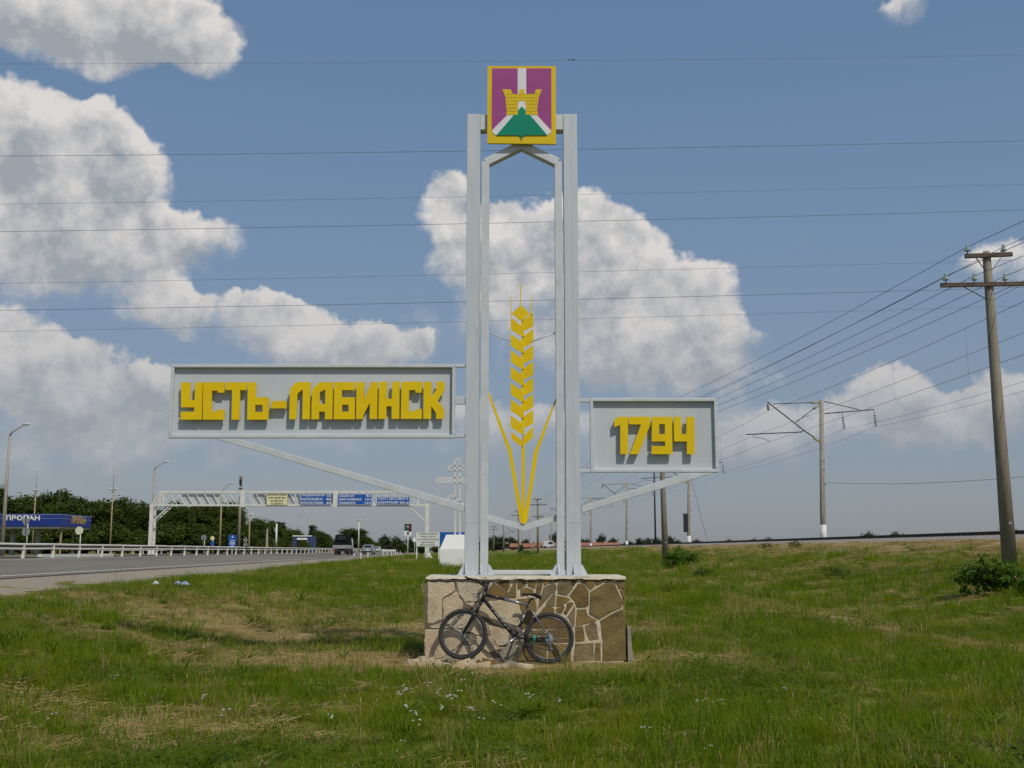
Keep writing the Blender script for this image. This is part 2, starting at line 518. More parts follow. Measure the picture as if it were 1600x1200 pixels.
TEXT_CACHE = {}
def text_loops(txt, size=1.0):
    """outline mesh of a line of lettering: (verts, faces) in x/y, left aligned at the origin"""
    if txt in TEXT_CACHE: return TEXT_CACHE[txt]
    cu = bpy.data.curves.new('lettering', 'FONT'); cu.body = txt; cu.size = 1.0; cu.resolution_u = 2
    ob = bpy.data.objects.new('lettering', cu); C.objects.link(ob)
    dg = bpy.context.evaluated_depsgraph_get(); dg.update()
    me = bpy.data.meshes.new_from_object(ob.evaluated_get(dg))
    TEXT_CACHE[txt] = ([tuple(v.co) for v in me.vertices], [tuple(p.vertices) for p in me.polygons])
    bpy.data.objects.remove(ob); bpy.data.curves.remove(cu); bpy.data.meshes.remove(me)
    return TEXT_CACHE[txt]
for _txt in ('ПРОПАН', 'ТЕЛЕФОН ДОВЕРИЯ', 'УГИБДД ГУВД ПО', 'КРАСНОДАРСКОМУ КРАЮ', '8-861-2-24-58-48', 'КРУГЛОСУТОЧНО', 'ДОРОЖНИКИ КУБАНИ', 'БЛАГОДАРЯТ ВАС', 'ЗА ЧИСТОТУ',
             'НА ДОРОГАХ', 'ЛАДОЖСКАЯ', '25', 'КОРЕНОВСК', '46', 'КРОПОТКИН', '81', 'МАЙКОП', '83', 'КУРГАНИНСК', '101', 'ЛАБИНСК', '133', 'ПОСТ ВЕСОВОГО', 'КОНТРОЛЯ 300 м', 'СПАСИ И СОХРАНИ'):
    text_loops(_txt)                       # set while the scene is still empty, which is quick
def put_text(mb, txt, x0, z0, x1, z1, y, ux=Vector((1, 0, 0)), bold=0.0):
    """lettering stretched into the box x0..x1, z0..z1 of a plane facing -Y (or along ux from point x0)"""
    vs, fs = text_loops(txt, 1.0)
    if not vs: return
    ax = min(v[0] for v in vs); bx = max(v[0] for v in vs)
    ay = min(v[1] for v in vs); by = max(v[1] for v in vs)
    out = []
    for v in vs:
        fx = (v[0] - ax) / (bx - ax); fz = (v[1] - ay) / (by - ay)
        out.append((x0 + (x1 - x0) * fx, y, z0 + (z1 - z0) * fz))
    mb.add(out, fs)
    if bold:
        mb.add([(x + bold, yy - .002, z) for x, yy, z in out], fs)
        mb.add([(x, yy - .004, z + bold) for x, yy, z in out], fs)

ORD = ('first second third fourth fifth sixth seventh eighth ninth tenth eleventh twelfth thirteenth fourteenth fifteenth sixteenth '
       'seventeenth eighteenth nineteenth twentieth twenty-first twenty-second twenty-third twenty-fourth').split()
# ------------------------------------------------------------------ land form
SL = 0.0492                                # road and railway run this far to the left per metre ahead
def smooth(a, b, x):
    t = np.clip((x - a) / (b - a), 0, 1)
    return t * t * (3 - 2 * t)
_rs = np.random.RandomState(11)
_lat = _rs.rand(256, 256)
def vnoise(x, y):
    x = np.asarray(x, float); y = np.asarray(y, float)
    xi = np.floor(x).astype(int); yi = np.floor(y).astype(int)
    fx = x - xi; fy = y - yi
    fx = fx * fx * (3 - 2 * fx); fy = fy * fy * (3 - 2 * fy)
    g = lambda i, j: _lat[i % 256, j % 256]
    return (g(xi, yi) * (1 - fx) + g(xi + 1, yi) * fx) * (1 - fy) + (g(xi, yi + 1) * (1 - fx) + g(xi + 1, yi + 1) * fx) * fy
def fbm(x, y, o=4):
    s = 0; a = .5
    for k in range(o):
        s = s + a * vnoise(x * 2 ** k + 17.3 * k, y * 2 ** k + 5.1 * k); a *= .5
    return s / (1 - .5 ** o)
def base_z(y):
    return np.interp(y, [-50, 22, 35, 68, 90, 200, 400, 1500], [0, 0, .22, .50, .58, .80, .92, 1.0])
RAIL_TOP = 2.28
def ground_z(x, y, rough=True):
    x = np.asarray(x, float); y = np.asarray(y, float)
    s = -(x + SL * y)                       # metres left of the camera line
    b = base_z(y)
    left = np.interp(s, [3.2, 4.6, 6.4, 10.6, 11.3, 12.3, 20.6, 24, 40], [0, .18, .48, .58, .66, .71, 1.06, 1.04, 1.06])
    b2 = b + (np.minimum(b, .5) - b) * smooth(6, 10, s)
    z = np.where(s > 3.2, np.maximum(left, b2), b)
    r = -s
    f = smooth(8.5, 21.5, r)
    zr = b + (1.95 - b) * f
    z = np.where(r > 8.5, np.where(r < 26.5, zr, 1.95 + (np.minimum(b, 1.2) - 1.95) * smooth(26.5, 33, r)), z)
    if rough:
        wgt = np.where((s > 10.9) & (s < 22), 0, 1) * np.exp(-np.maximum(y - 20, 0) / 80)
        z = z + wgt * ((fbm(x * .45, y * .45) - .5) * .16 * smooth(1.5, 5, np.hypot(x - .15, (y - 15.4))) + (fbm(x * 1.7 + 40, y * 1.7) - .5) * .07 * smooth(1.6, 3.2, np.hypot(x - .15, (y - 15.3))))
    return z
def gz(x, y):
    return float(ground_z(np.array([x]), np.array([y]))[0])
def hit(u, v):
    """where the sight line through photo pixel (u, v) meets the land"""
    d = ray(u, v)
    ys_ = np.geomspace(4.0, 1500.0, 2600)
    below = HCAM + d.z * ys_ / d.y <= ground_z(d.x * ys_ / d.y, ys_)
    y = float(ys_[np.argmax(below)]) if below.any() else 1500.0
    return Vector((d.x * y / d.y, y, gz(d.x * y / d.y, y)))
def at(u, y, dz=0.0):
    """point on the land at depth y under photo column u (near the horizon)"""
    x = P(u, 862, y).x
    return Vector((x, y, gz(x, y) + dz))

def dryness(x, y):
    """0 lush .. 1 straw"""
    x = np.asarray(x, float); y = np.asarray(y, float)
    d = smooth(.47, .68, fbm(x * .33 + 3.1, y * .55 + 7.7, 5)) * .42
    def blob(cx, cy, rx, ry, a=0.0):
        c, s_ = math.cos(a), math.sin(a)
        dx, dy = x - cx, y - cy
        q = ((dx * c + dy * s_) / rx) ** 2 + ((-dx * s_ + dy * c) / ry) ** 2
        return np.exp(-q * 1.2)
    n = fbm(x * 1.3, y * 1.3, 3)
    d = d + .95 * blob(-.9, 15.2, 2.3, .9) * (n * .8 + .5) + .9 * blob(2.0, 15.8, 1.1, .6) + .75 * blob(-.5, 14.3, 2.4, .7) * (n * .8 + .5) + .8 * blob(-2.4, 15.9, 1.1, .6)
    d = d + .75 * blob(-4.6, 16.6, 3.0, .8, -.12) + .62 * blob(-3.2, 20.5, 3.8, 1.8, .2) + .6 * blob(-5.5, 25, 4, 3)
    d = d + .6 * blob(-1.9, 22.5, 1.2, .6)
    r = x + SL * y
    d = d + 1.0 * smooth(15.0, 19.0, r) * smooth(27, 21, r) * (.45 + n) + .35 * smooth(12, 17, r) * smooth(.45, .65, fbm(x * .2, y * .2))
    # worn wheel track on the right
    tr = np.abs(x - (7.6 - .1 * (y - 16.7)) - (n - .5) * .5)
    d = d + .8 * np.exp(-(tr / .42) ** 2) * smooth(9, 13, y) * smooth(36, 26, y)
    d = d - .6 * blob(1.8, 12.2, 3.2, 1.8) - .35 * blob(5, 14, 3, 4)
    return np.clip(d, 0, 1)

# ------------------------------------------------------------------ ground, road, railway
def grid_obj(name, xs, ys, zf, mat, attr=None):
    X, Y = np.meshgrid(xs, ys)
    Z = zf(X, Y)
    n, m = X.shape
    vs = np.stack([X.ravel(), Y.ravel(), Z.ravel()], 1)
    idx = np.arange(n * m).reshape(n, m)
    q = np.stack([idx[:-1, :-1], idx[:-1, 1:], idx[1:, 1:], idx[1:, :-1]], -1).reshape(-1, 4)
    me = bpy.data.meshes.new(name)
    me.from_pydata(vs.tolist(), [], q.tolist())
    me.polygons.foreach_set('use_smooth', [True] * len(q))
    if attr is not None:
        a = me.attributes.new('dry', 'FLOAT', 'POINT')
        a.data.foreach_set('value', attr(X.ravel(), Y.ravel()))
    me.materials.append(mat)
    o = bpy.data.objects.new(name, me); C.objects.link(o)
    return kind(o, 'structure')

gm = bpy.data.materials.new('meadow_soil'); gm.use_nodes = True
_t = gm.node_tree; _B = NB(_t); _bs = _t.nodes['Principled BSDF']
_pos = _t.nodes.new('ShaderNodeNewGeometry').outputs['Position']
_at = _t.nodes.new('ShaderNodeAttribute'); _at.attribute_name = 'dry'
_n1 = _B.noise(_pos, 1.1, 6, .65); _n2 = _B.noise(_pos, 9.0, 6, .7); _n3 = _B.noise(_pos, .12, 4, .6)
_g = _B.mix(_B.mr(_n1, .35, .65, 0, 1), (.09, .125, .010), (.145, .175, .018))
_g = _B.mix(_B.mr(_n3, .4, .65, 0, .55), _g, (.15, .15, .035))
_g = _B.mix(_B.math('MULTIPLY_ADD', _n2, .5, _B.math('SUBTRACT', _at.outputs['Fac'], .25), clamp=True), _g, (.36, .26, .13))
_g = _B.mix(_B.mr(_n2, .52, .75, 0, .6), _g, (.07, .06, .025))
_t.links.new(_g, _bs.inputs['Base Color']); _bs.inputs['Roughness'].default_value = .95
_bs.inputs['Specular IOR Level'].default_value = .15
_bn = _t.nodes.new('ShaderNodeBump'); _bn.inputs['Strength'].default_value = .8; _bn.inputs['Distance'].default_value = .06
_t.links.new(_B.noise(_pos, 7, 6, .7), _bn.inputs['Height']); _t.links.new(_bn.outputs[0], _bs.inputs['Normal'])

ys = np.concatenate([np.arange(-40, 4, 2.0), np.arange(4, 30, .2), np.arange(30, 60, .6), np.arange(60, 130, 2), np.geomspace(130, 4000, 40)])
xs = np.concatenate([-np.geomspace(4000, 61, 22), np.arange(-60, -16, 1.0), np.arange(-16, 22, .2), np.arange(22, 62, 1.0), np.geomspace(62, 4000, 22)])
grid_obj('ground', xs, ys, lambda X, Y: ground_z(X, Y), gm, dryness)

def strip(name, prof, y0, y1, ny, mat, wob=0.0):
    """sheet following road or railway: prof = [(metres left of the camera line, z)]"""
    vs = []; fs = []
    yy = np.concatenate([np.linspace(y0, 120, ny), np.geomspace(125, y1, 14)])
    rs = random.Random(3)
    k = len(prof)
    for y in yy:
        for i, (s, z) in enumerate(prof):
            w = (rs.random() - .5) * wob if i == 0 else 0
            vs.append((-(s + w) - SL * y, y, z))
    for i in range(len(yy) - 1):
        for j in range(k - 1):
            a = i * k + j
            fs.append((a, a + 1, a + k + 1, a + k))
    mb = MB(); mb.add(vs, fs, True)
    o = mb.build(name, mat, fixn=True)
    return kind(o, 'structure')
def rz_(s):
    return .775 + (s - 12.3) * .042           # the road is banked up to the left
strip('gravel_shoulder', [(9.3, .548), (10.6, .605), (11.3, .69), (12.35, rz_(12.3) - .004)], -30, 900, 220, gravel, .5)
strip('road', [(12.0, rz_(12.0) + .004), (20.6, rz_(20.6) + .004)], -30, 900, 90, asphalt)
strip('road_edge_line', [(12.55, rz_(12.55) + .009), (12.73, rz_(12.73) + .009)], -30, 900, 60, paint_line)
strip('road_far_edge_line', [(19.75, rz_(19.75) + .009), (19.9, rz_(19.9) + .009)], -30, 900, 60, paint_line)
strip('verge_gravel', [(20.4, rz_(20.4) - .002), (21.4, 1.13), (23.2, 1.06)], -30, 900, 60, gravel, .1)
strip('far_carriageway', [(26.0, 1.10), (34.5, 1.11)], -30, 900, 40, asphalt)

rs_c = -23.2                                 # track centre, right of the camera line
strip('ballast_bed', [(rs_c + 3.2, 1.86), (rs_c + 1.9, 2.10), (rs_c - 1.9, 2.10), (rs_c - 3.2, 1.86)], -30, 900, 200, ballast, .25)
rw = thing('railway_track', 'single railway track on the ballasted embankment', 'railway track', (0, 0, 0))
def along(s, y, z): return Vector((-s - SL * y, y, z))
for sg in (-1, 1):
    m = MB()
    s0 = rs_c + sg * .76
    for (dx0, dx1, z0, z1) in ((-.07, .07, 2.14, 2.165), (-.012, .012, 2.165, 2.25), (-.036, .036, 2.25, 2.29)):
        a = along(s0 + dx0, -25, z0); b = along(s0 + dx1, 600, z1)
        m.add([along(s0 + dx, y, z) for y in (-25, 600) for (dx, z) in ((dx0, z0), (dx1, z0), (dx1, z1), (dx0, z1))],
              [(0, 1, 2, 3), (7, 6, 5, 4), (0, 4, 5, 1), (1, 5, 6, 2), (2, 6, 7, 3), (3, 7, 4, 0)])
    m.build('rail', rust_rail, rw, fixn=True)
m = MB()
y = 20.0
while y < 300:
    m.box(along(rs_c, y, 2.07), (2.7, .26, .16), rz=math.atan(SL)); y += .55
kind(m.build('sleepers', sleeper_m, rw), 'stuff')

# ------------------------------------------------------------------ stone pedestal
YB = 15.09            # plane of the bicycle
YF = 15.42            # front face of the pedestal
def zp(o, sc):        # enlarged-crop coordinates -> photo pixels
    return lambda x, y: (o[0] + x / sc, o[1] + y / sc)
Z1 = zp((640, 840), 1600 / 380)
def XZ(px, y):
    p = P(px[0], px[1], y); return (p.x, p.z)
pl = XZ((667, 905), YF)[0]; pr = XZ((976, 905), YF)[0]
ptop = XZ((800, 900.5), YF)[1]
DEP = 1.05
ped = thing('stone_pedestal', 'low pedestal faced with brown crazy paving stones, broken and pale at its left end', 'pedestal', ((pl + pr) / 2, YF + DEP / 2, 0))
po = tuple(ped.location)
m = MB(); m.span((pl + .03, YF, -.25), (pr - .03, YF + DEP, ptop - .05)); core = m.build('core', mortar, ped, po)
rnd = random.Random(2)
# rough cap with an uneven front edge
m = MB()
n = 44
top = []; bot = []
for i in range(n + 1):
    x = pl - .012 + (pr - pl + .024) * i / n
    yy = YF - .028 - rnd.random() * .022
    top.append((x, yy + .012, ptop - rnd.random() * .012)); bot.append((x, yy, ptop - .030 - rnd.random() * .016))
vs = top + bot + [(x, YF + DEP + .02, ptop + .004) for x, _, _ in top] + [(x, YF + DEP + .02, ptop - .045) for x, _, _ in top]
N = n + 1
fs = []
for i in range(n):
    fs += [(N + i, N + i + 1, i + 1, i), (i, i + 1, 2 * N + i + 1, 2 * N + i), (2 * N + i, 2 * N + i + 1, 3 * N + i + 1, 3 * N + i), (3 * N + i, 3 * N + i + 1, N + i + 1, N + i)]
fs += [(0, 2 * N, 3 * N, N), (n, N + n, 3 * N + n, 2 * N + n)]
m.add(vs, fs); m.build('cap_slab', slab_top_m, ped, po)
# stones traced one by one
BR = [
 [(512,378),(560,302),(636,362),(628,392)], [(566,296),(596,284),(655,280),(662,326),(642,356),(592,318)],
 [(640,388),(662,332),(694,286),(704,292),(702,394)], [(709,280),(770,278),(764,318),(709,346)], [(776,278),(835,284),(828,336),(776,322)],
 [(728,336),(766,326),(814,342),(818,374),(728,390)], [(839,284),(880,277),(874,326),(856,388),(826,382)], [(884,274),(932,272),(940,290),(882,318)],
 [(882,324),(960,297),(970,338),(934,374),(846,470),(854,402)], [(946,276),(984,274),(984,292),(946,294)],
 [(987,274),(1048,276),(1076,334),(1036,380),(976,368),(972,310)], [(1052,276),(1106,280),(1076,328)],
 [(906,416),(955,352),(962,382),(956,450),(926,455),(896,435)], [(970,382),(1034,392),(1060,406),(1016,440),(976,455),(962,448)],
 [(1110,300),(1150,310),(1180,352),(1180,440),(1164,455),(1102,460),(1086,420),(1052,382)],
 [(1116,284),(1170,276),(1206,278),(1222,316),(1190,344),(1152,302)], [(1212,280),(1290,276),(1268,298),(1228,314)],
 [(1190,354),(1270,306),(1344,286),(1384,382),(1415,420),(1394,462),(1330,490),(1246,538),(1182,500),(1186,450)],
 [(1300,273),(1345,275),(1334,284),(1284,298)], [(1352,273),(1414,276),(1414,334),(1380,338)], [(1384,345),(1417,342),(1417,404),(1396,378)],
 [(1252,546),(1330,500),(1394,470),(1414,474),(1422,600),(1426,784),(1268,786),(1270,680)],
 [(1100,472),(1160,467),(1174,512),(1234,542),(1228,550),(1146,570),(1094,580),(1098,500)], [(1150,582),(1214,552),(1234,572),(1244,668),(1182,678),(1166,640)],
 [(1088,586),(1140,577),(1152,630),(1152,680),(1090,690)], [(1088,696),(1214,690),(1210,784),(1078,790)], [(1222,692),(1258,690),(1258,784),(1214,784)],
 [(1030,532),(1088,444),(1088,574),(1074,590),(1042,522)], [(962,470),(1010,442),(1024,456),(1000,500),(966,490)], [(1034,428),(1070,422),(1080,434),(1032,508),(1012,494),(1032,460)],
 [(872,470),(900,442),(954,466),(954,488),(900,498),(852,498)],
 [(764,600),(850,514),(950,500),(1020,534),(1040,590),(900,600)], [(758,610),(900,606),(900,690),(748,690)], [(908,606),(1040,597),(1076,622),(1080,690),(908,690)],
 [(742,700),(904,697),(904,790),(772,790),(738,740)], [(912,698),(1070,697),(1062,790),(912,790)], [(712,772),(736,744),(764,790),(706,790)]]
PALE = [
 [(118,290),(288,290),(300,344),(214,398),(212,540),(116,580)], [(304,288),(510,284),(548,296),(508,358),(500,372),(442,422),(364,424),(322,374)],
 [(220,406),(306,352),(354,430),(350,468),(240,540),(219,545)], [(364,433),(508,426),(620,398),(702,402),(734,480),(704,612),(560,570),(500,500)],
 [(118,588),(240,548),(344,476),(440,520),(352,596),(150,598)], [(98,608),(150,605),(340,605),(344,700),(200,772),(100,768)],
 [(352,605),(444,526),(508,560),(520,638),(432,640)], [(515,572),(688,622),(656,700),(580,742),(520,758),(442,700),(434,650),(526,645)],
 [(208,776),(346,706),(434,706),(512,764),(506,786),(220,788)], [(708,402),(822,392),(840,474),(766,590),(748,600),(712,612),(742,480)]]
def shrink(poly, k):
    cx = sum(p[0] for p in poly) / len(poly); cy = sum(p[1] for p in poly) / len(poly)
    out = []
    for x, y in poly:
        d = math.hypot(x - cx, y - cy) or 1
        out.append((x - (x - cx) / d * k, y - (y - cy) / d * k))
    return out
def stone(poly, mat, proud, sh):
    poly = shrink([(x_, y_ + 26 if y_ >= 764 else y_) for x_, y_ in poly], sh)
    # break straight edges so that the outline is uneven
    pts = []
    for i in range(len(poly)):
        a, b = poly[i], poly[(i + 1) % len(poly)]
        L = math.hypot(b[0] - a[0], b[1] - a[1]); k = max(1, int(L / (38 if mat not in stone_l else 22)))
        for j in range(k):
            f = j / k; w = (0 if j == 0 else 2.2) if mat not in stone_l else (2.0 if j == 0 else 5.0)
            pts.append((a[0] + (b[0] - a[0]) * f + rnd.uniform(-w, w), a[1] + (b[1] - a[1]) * f + rnd.uniform(-w, w)))
    q = [XZ(Z1(*p), YF) for p in pts]
    ar = sum(q[i][0] * q[(i + 1) % len(q)][1] - q[(i + 1) % len(q)][0] * q[i][1] for i in range(len(q)))
    if ar < 0: q.reverse()
    cx = sum(p[0] for p in q) / len(q); cz = sum(p[1] for p in q) / len(q)
    tx, tz = rnd.uniform(-.010, .010), rnd.uniform(-.010, .010)
    n_ = len(q)
    yf = lambda x, z: YF - proud + tx * (x - cx) * 2 + tz * (z - cz) * 2
    rim = [(x, YF + .004, z) for x, z in q]
    edge = [(x, yf(x, z) + .004, z) for x, z in q]
    face = [(cx + (x - cx) * .965, yf(x, z), cz + (z - cz) * .965) for x, z in q]
    vs = rim + edge + face
    fs = [tuple(range(2 * n_, 3 * n_))]
    for i in range(n_):
        j = (i + 1) % n_
        fs += [(i, j, n_ + j, n_ + i), (n_ + i, n_ + j, 2 * n_ + j, 2 * n_ + i)]
    mb = MB(); mb.add(vs, fs)
    return mb.build('stone', mat, ped, po)
for i, pg in enumerate(BR):
    mt = stone_b[3] if i in (9, 11) else stone_b[(0, 1, 2, 4, 5)[(i * 7 + i // 3) % 5]]
    stone(pg, mt, .005 + .0003 * i % .006 + rnd.random() * .003, 1.3)
m = MB(); q_ = [XZ(Z1(*p), YF) for p in ((100, 284), (540, 284), (700, 400), (735, 480), (700, 625), (600, 790), (96, 790))]; m.prism([q_], YF - .003, YF + .01); m.build('bedding_face', crack, ped, po, fixn=True)
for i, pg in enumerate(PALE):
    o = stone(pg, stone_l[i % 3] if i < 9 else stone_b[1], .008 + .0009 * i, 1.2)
# a dark stone where the plaster fell away, low in the middle
o = stone([(580,757),(612,722),(660,706),(702,708),(720,732),(708,778),(604,782)], grey_stone, .026, 1)
# slab standing off the right end, edge to the viewer
m = MB()
q0 = P(982, 977, YF - .02); q1 = P(987, 1030, YF - .02)
m.add([(q0.x - .02, YF - .04, q0.z), (q0.x + .028, YF - .03, q0.z - .015), (q1.x + .02, YF - .03, -.06), (q1.x - .05, YF - .04, -.06),
       (q0.x - .02, YF + .75, q0.z - .05), (q0.x + .028, YF + .75, q0.z - .06), (q1.x + .02, YF + .75, -.06), (q1.x - .05, YF + .75, -.06)],
      [(0, 3, 2, 1), (4, 5, 6, 7), (0, 1, 5, 4), (1, 2, 6, 5), (2, 3, 7, 6), (3, 0, 4, 7)])
tag(m.build('loose_slab', grey_stone, None, (q1.x, YF, 0), bevel=.006), 'narrow grey slab leaning on the right end of the stone pedestal', 'stone slab')
for sx_, nm in ((pl + .004, 'side'),):
    m = MB()
    for k in range(5):
        y0 = YF + .01 + k * DEP / 5
        m.span((sx_ - .016 - rnd.random() * .012, y0 + .006, -.1), (sx_ + .03, y0 + DEP / 5 - .008, ptop - .075 - rnd.random() * .05))
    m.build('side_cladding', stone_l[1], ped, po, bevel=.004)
m = MB()
for k in range(4):
    y0 = YF + .01 + k * DEP / 4
    m.span((pr - .03, y0 + .006, -.1), (pr - .003 + rnd.random() * .01, y0 + DEP / 4 - .008, ptop - .07))
m.build('side_cladding', stone_b[1], ped, po, bevel=.004)

# rubble of fallen cladding along the foot
RUB = [(646,1030,.20,.10,.05),(660,1027,.16,.12,.05),(668,1033,.24,.1,.045),(681,1026,.13,.1,.06),(690,1034,.28,.13,.04),(702,1029,.14,.1,.05),
       (716,1036,.30,.12,.04),(733,1032,.22,.13,.045),(748,1037,.34,.11,.04),(765,1033,.26,.14,.035),(782,1037,.3,.11,.035),(800,1034,.22,.12,.04),(820,1038,.26,.1,.035),(640,1035,.12,.08,.04),(655,1036,.14,.09,.035)]
for i, (u, v, w, d, h) in enumerate(RUB):
    c = hit(u, v + 7.5)
    k = 7
    ang = sorted(rnd.random() * 6.28 for _ in range(k))
    ang = [6.28 * j / k + rnd.uniform(-.3, .3) for j in range(k)]
    h *= rnd.uniform(1.0, 2.0)
    ring = [(w / 2 * math.cos(a) * rnd.uniform(.75, 1.1), d / 2 * math.sin(a) * rnd.uniform(.8, 1.15)) for a in ang]
    tx, ty = rnd.uniform(-.35, .35), rnd.uniform(-.55, .2)
    vs = [(c.x + x, c.y + y, c.z - .03 + tx * x + ty * y) for x, y in ring] + [(c.x + x * .93, c.y + y * .93, c.z + h + tx * x + ty * y + rnd.uniform(-.006, .006)) for x, y in ring]
    fs = [tuple(range(k, 2 * k)), tuple(reversed(range(k)))] + [(j, (j + 1) % k, k + (j + 1) % k, k + j) for j in range(k)]
    mb = MB(); mb.add(vs, fs)
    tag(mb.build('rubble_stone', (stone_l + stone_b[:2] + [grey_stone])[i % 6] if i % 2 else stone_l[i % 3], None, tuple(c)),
        'flat piece of fallen cladding at the pedestal foot, %s from the left' % ORD[sorted(range(len(RUB)), key=lambda j: RUB[j][0]).index(i)], 'rubble', 'fallen cladding along the foot of the pedestal')

# ------------------------------------------------------------------ steel town sign
YT = 15.86            # front of the columns
ts = thing('town_sign', 'tall silver steel town sign with yellow lettering, wheat ear and shield', 'town sign', (XZ((815, 900), YT)[0], YT, ptop))
to = tuple(ts.location)
zt = P(815, 178, YT).z
def colx(u0, v0): return P(u0, v0, YT).x
xl0, xl1 = (colx(729, 178) + colx(726.5, 885)) / 2, (colx(749, 178) + colx(749.5, 885)) / 2
xr0, xr1 = (colx(881, 178) + colx(884, 885)) / 2, (colx(900, 178) + colx(909.5, 885)) / 2
il0, il1 = colx(751.2, 560), colx(763.5, 560)
ir0, ir1 = colx(868.5, 560), colx(880, 560)
CD = .22
zi = P(757, 252, YT + .03).z
for a, b, nm in ((xl0, xl1, 'left'), (xr0, xr1, 'right')):
    m = MB(); m.span((a, YT, ptop + .012), (b, YT + CD, zt)); co = m.build('column', silver, ts, to, bevel=.007)
    m = MB()                                     # weld seam of the two channels, a raised lip
    sxm = a + (b - a) * (.62 if nm == 'right' else .93)
    m.span((sxm - .0025, YT - .0035, ptop + .02), (sxm + .0025, YT + .004, zt - .004))
    zw = P(815, 816, YT).z
    m.span((a - .003, YT - .004, zw - .005), (b + .003, YT + .01, zw + .005))
    m.build('weld_seam', silver_light, co, to)
for a, b, s_ in ((il0, il1, 1), (ir0, ir1, -1)):
    m = MB(); m.span((a, YT + .03, ptop + .012), (b, YT + .03 + .15, zi)); m.build('inner_post', silver_light, ts, to, bevel=.006)
# cross beam at the top, diagonals under the shield
m = MB(); m.span((xl1 + .001, YT + .012, P(815, 202, YT).z), (xr0 - .001, YT + .20, zt - .004)); m.build('top_beam', silver_light, ts, to, bevel=.006)
cx = P(815, 236, YT).x; zc = P(815, 223, YT).z
for s_, a, b in ((-1, il0, il1), (1, ir0, ir1)):
    xe = (a + b) / 2
    e = Vector((xe, YT + .105, zi - .01)); c = Vector((cx - s_ * .13, YT + .105 + (.004 if s_ > 0 else 0), zc + .055))
    m = MB(); m.bar(e, c, .15 + (.006 if s_ > 0 else 0), .118, side=(0, 1, 0)); m.build('diagonal', silver_light, ts, to, bevel=.006)
m = MB(); m.span((xl1 + .001, YT + .03, ptop + .02), (xr0 - .001, YT + .15, ptop + .075)); m.build('base_beam', silver_light, ts, to, bevel=.006)
# base plates and gussets
for a, b in ((xl0, il1), (ir0, xr1)):
    m = MB(); m.span((a - .10, YT - .10, ptop - .002), (b + .08, YT + CD + .1, ptop + .013)); bp = m.build('base_plate', silver, ts, to, bevel=.003)
    w = b - a
    for fx in (.02, .38):
        xx = a + .012 + fx * (w - .02) * 1.9
        g = MB(); g.add([(xx + dx, y_, z_) for dx in (-.006, .006) for (y_, z_) in ((YT - .095, ptop + .013), (YT - .001, ptop + .013), (YT - .001, ptop + .16), (YT - .015, ptop + .16), (YT - .095, ptop + .05))],
                         [(4, 3, 2, 1, 0), (5, 6, 7, 8, 9)] + [(i, (i + 1) % 5, 5 + (i + 1) % 5, 5 + i) for i in range(5)])
        g.build('gusset', silver_light, bp, to, fixn=True)
    for s_, xx in ((-1, a - .001), (1, b + .001)):
        for yy in (YT + .02, YT + .17):
            g = MB(); g.prism([[(xx, ptop + .013), (xx, ptop + .155), (xx + s_ * .02, ptop + .15), (xx + s_ * .085, ptop + .035), (xx + s_ * .085, ptop + .013)]], yy, yy + .012)
            g.build('gusset', silver_light, bp, to, fixn=True)

def board(name, outer, tube, yb, label):
    """framed sheet: outer = photo corners tl, tr, br, bl"""
    c = [XZ(p, yb) for p in outer]
    x0 = (c[0][0] + c[3][0]) / 2; x1 = (c[1][0] + c[2][0]) / 2
    z1 = (c[0][1] + c[1][1]) / 2; z0 = (c[2][1] + c[3][1]) / 2
    m = MB(); m.span((x0 + tube * .5, yb + .066, z0 + tube * .5), (x1 - tube * .5, yb + .078, z1 - tube * .5))
    pn = m.build(name, sheet, ts, to)
    if label: pn['label'] = label
    for (a, b) in (((x0, z1 - tube), (x1, z1)), ((x0, z0), (x1, z0 + tube)), ((x0, z0 + tube + .001), (x0 + tube, z1 - tube - .001)), ((x1 - tube, z0 + tube + .001), (x1, z1 - tube - .001))):
        m = MB(); m.span((a[0], yb, a[1]), (b[0], yb + .085, b[1])); m.build('frame_tube', silver_light, pn, to, bevel=.006)
    return pn, x0, x1, z0, z1
YP = YT + .01
Z3 = zp((240, 540), 3.2)
Z4 = zp((880, 560), 1292 / 280)
lb, lx0, lx1, lz0, lz1 = board('name_board', [Z3(82, 94), Z3(1508, 91), Z3(1508, 459), Z3(76, 464)], .047, YP, 'long grey board with yellow block letters of the town name')
rb, rx0, rx1, rz0, rz1 = board('year_board', [Z4(194, 286), Z4(1112, 284), Z4(1122, 820), Z4(196, 822)], .047, YP, 'short grey board with the yellow year 1794')
for (ua, va, ub, vb) in ((1500, 92, 1566, 107), (1500, 255, 1566, 292), (1500, 440, 1566, 458)):
    a = XZ(Z3(ua, va), YP); b = XZ(Z3(ub, vb), YP)
    m = MB(); m.span((lx1 + .001, YP + .01, b[1]), (xl0 - .001, YP + .07, a[1])); m.build('bracket', silver_light, ts, to, bevel=.005)
for (va, vb) in ((287, 314), (798, 822)):
    a = XZ(Z4(128, va), YP); b = XZ(Z4(195, vb), YP)
    m = MB(); m.span((xr1 + .001, YP + .01, b[1]), (rx0 - .001, YP + .07, a[1])); m.build('bracket', silver_light, ts, to, bevel=.005)
def brace(p0, p1, p2, p3):
    q = [XZ(p, YP + .015) for p in (p0, p1, p2, p3)]
    m = MB(); m.prism([q], YP + .006, YP + .10); m.build('brace', silver_light, ts, to, bevel=.005, fixn=True)
brace(Z3(312, 466), Z3(418, 466), Z3(1562, 797), Z3(1562, 836))
brace(Z4(133, 1066), Z4(133, 1112), Z4(1085, 826), Z4(880, 826))
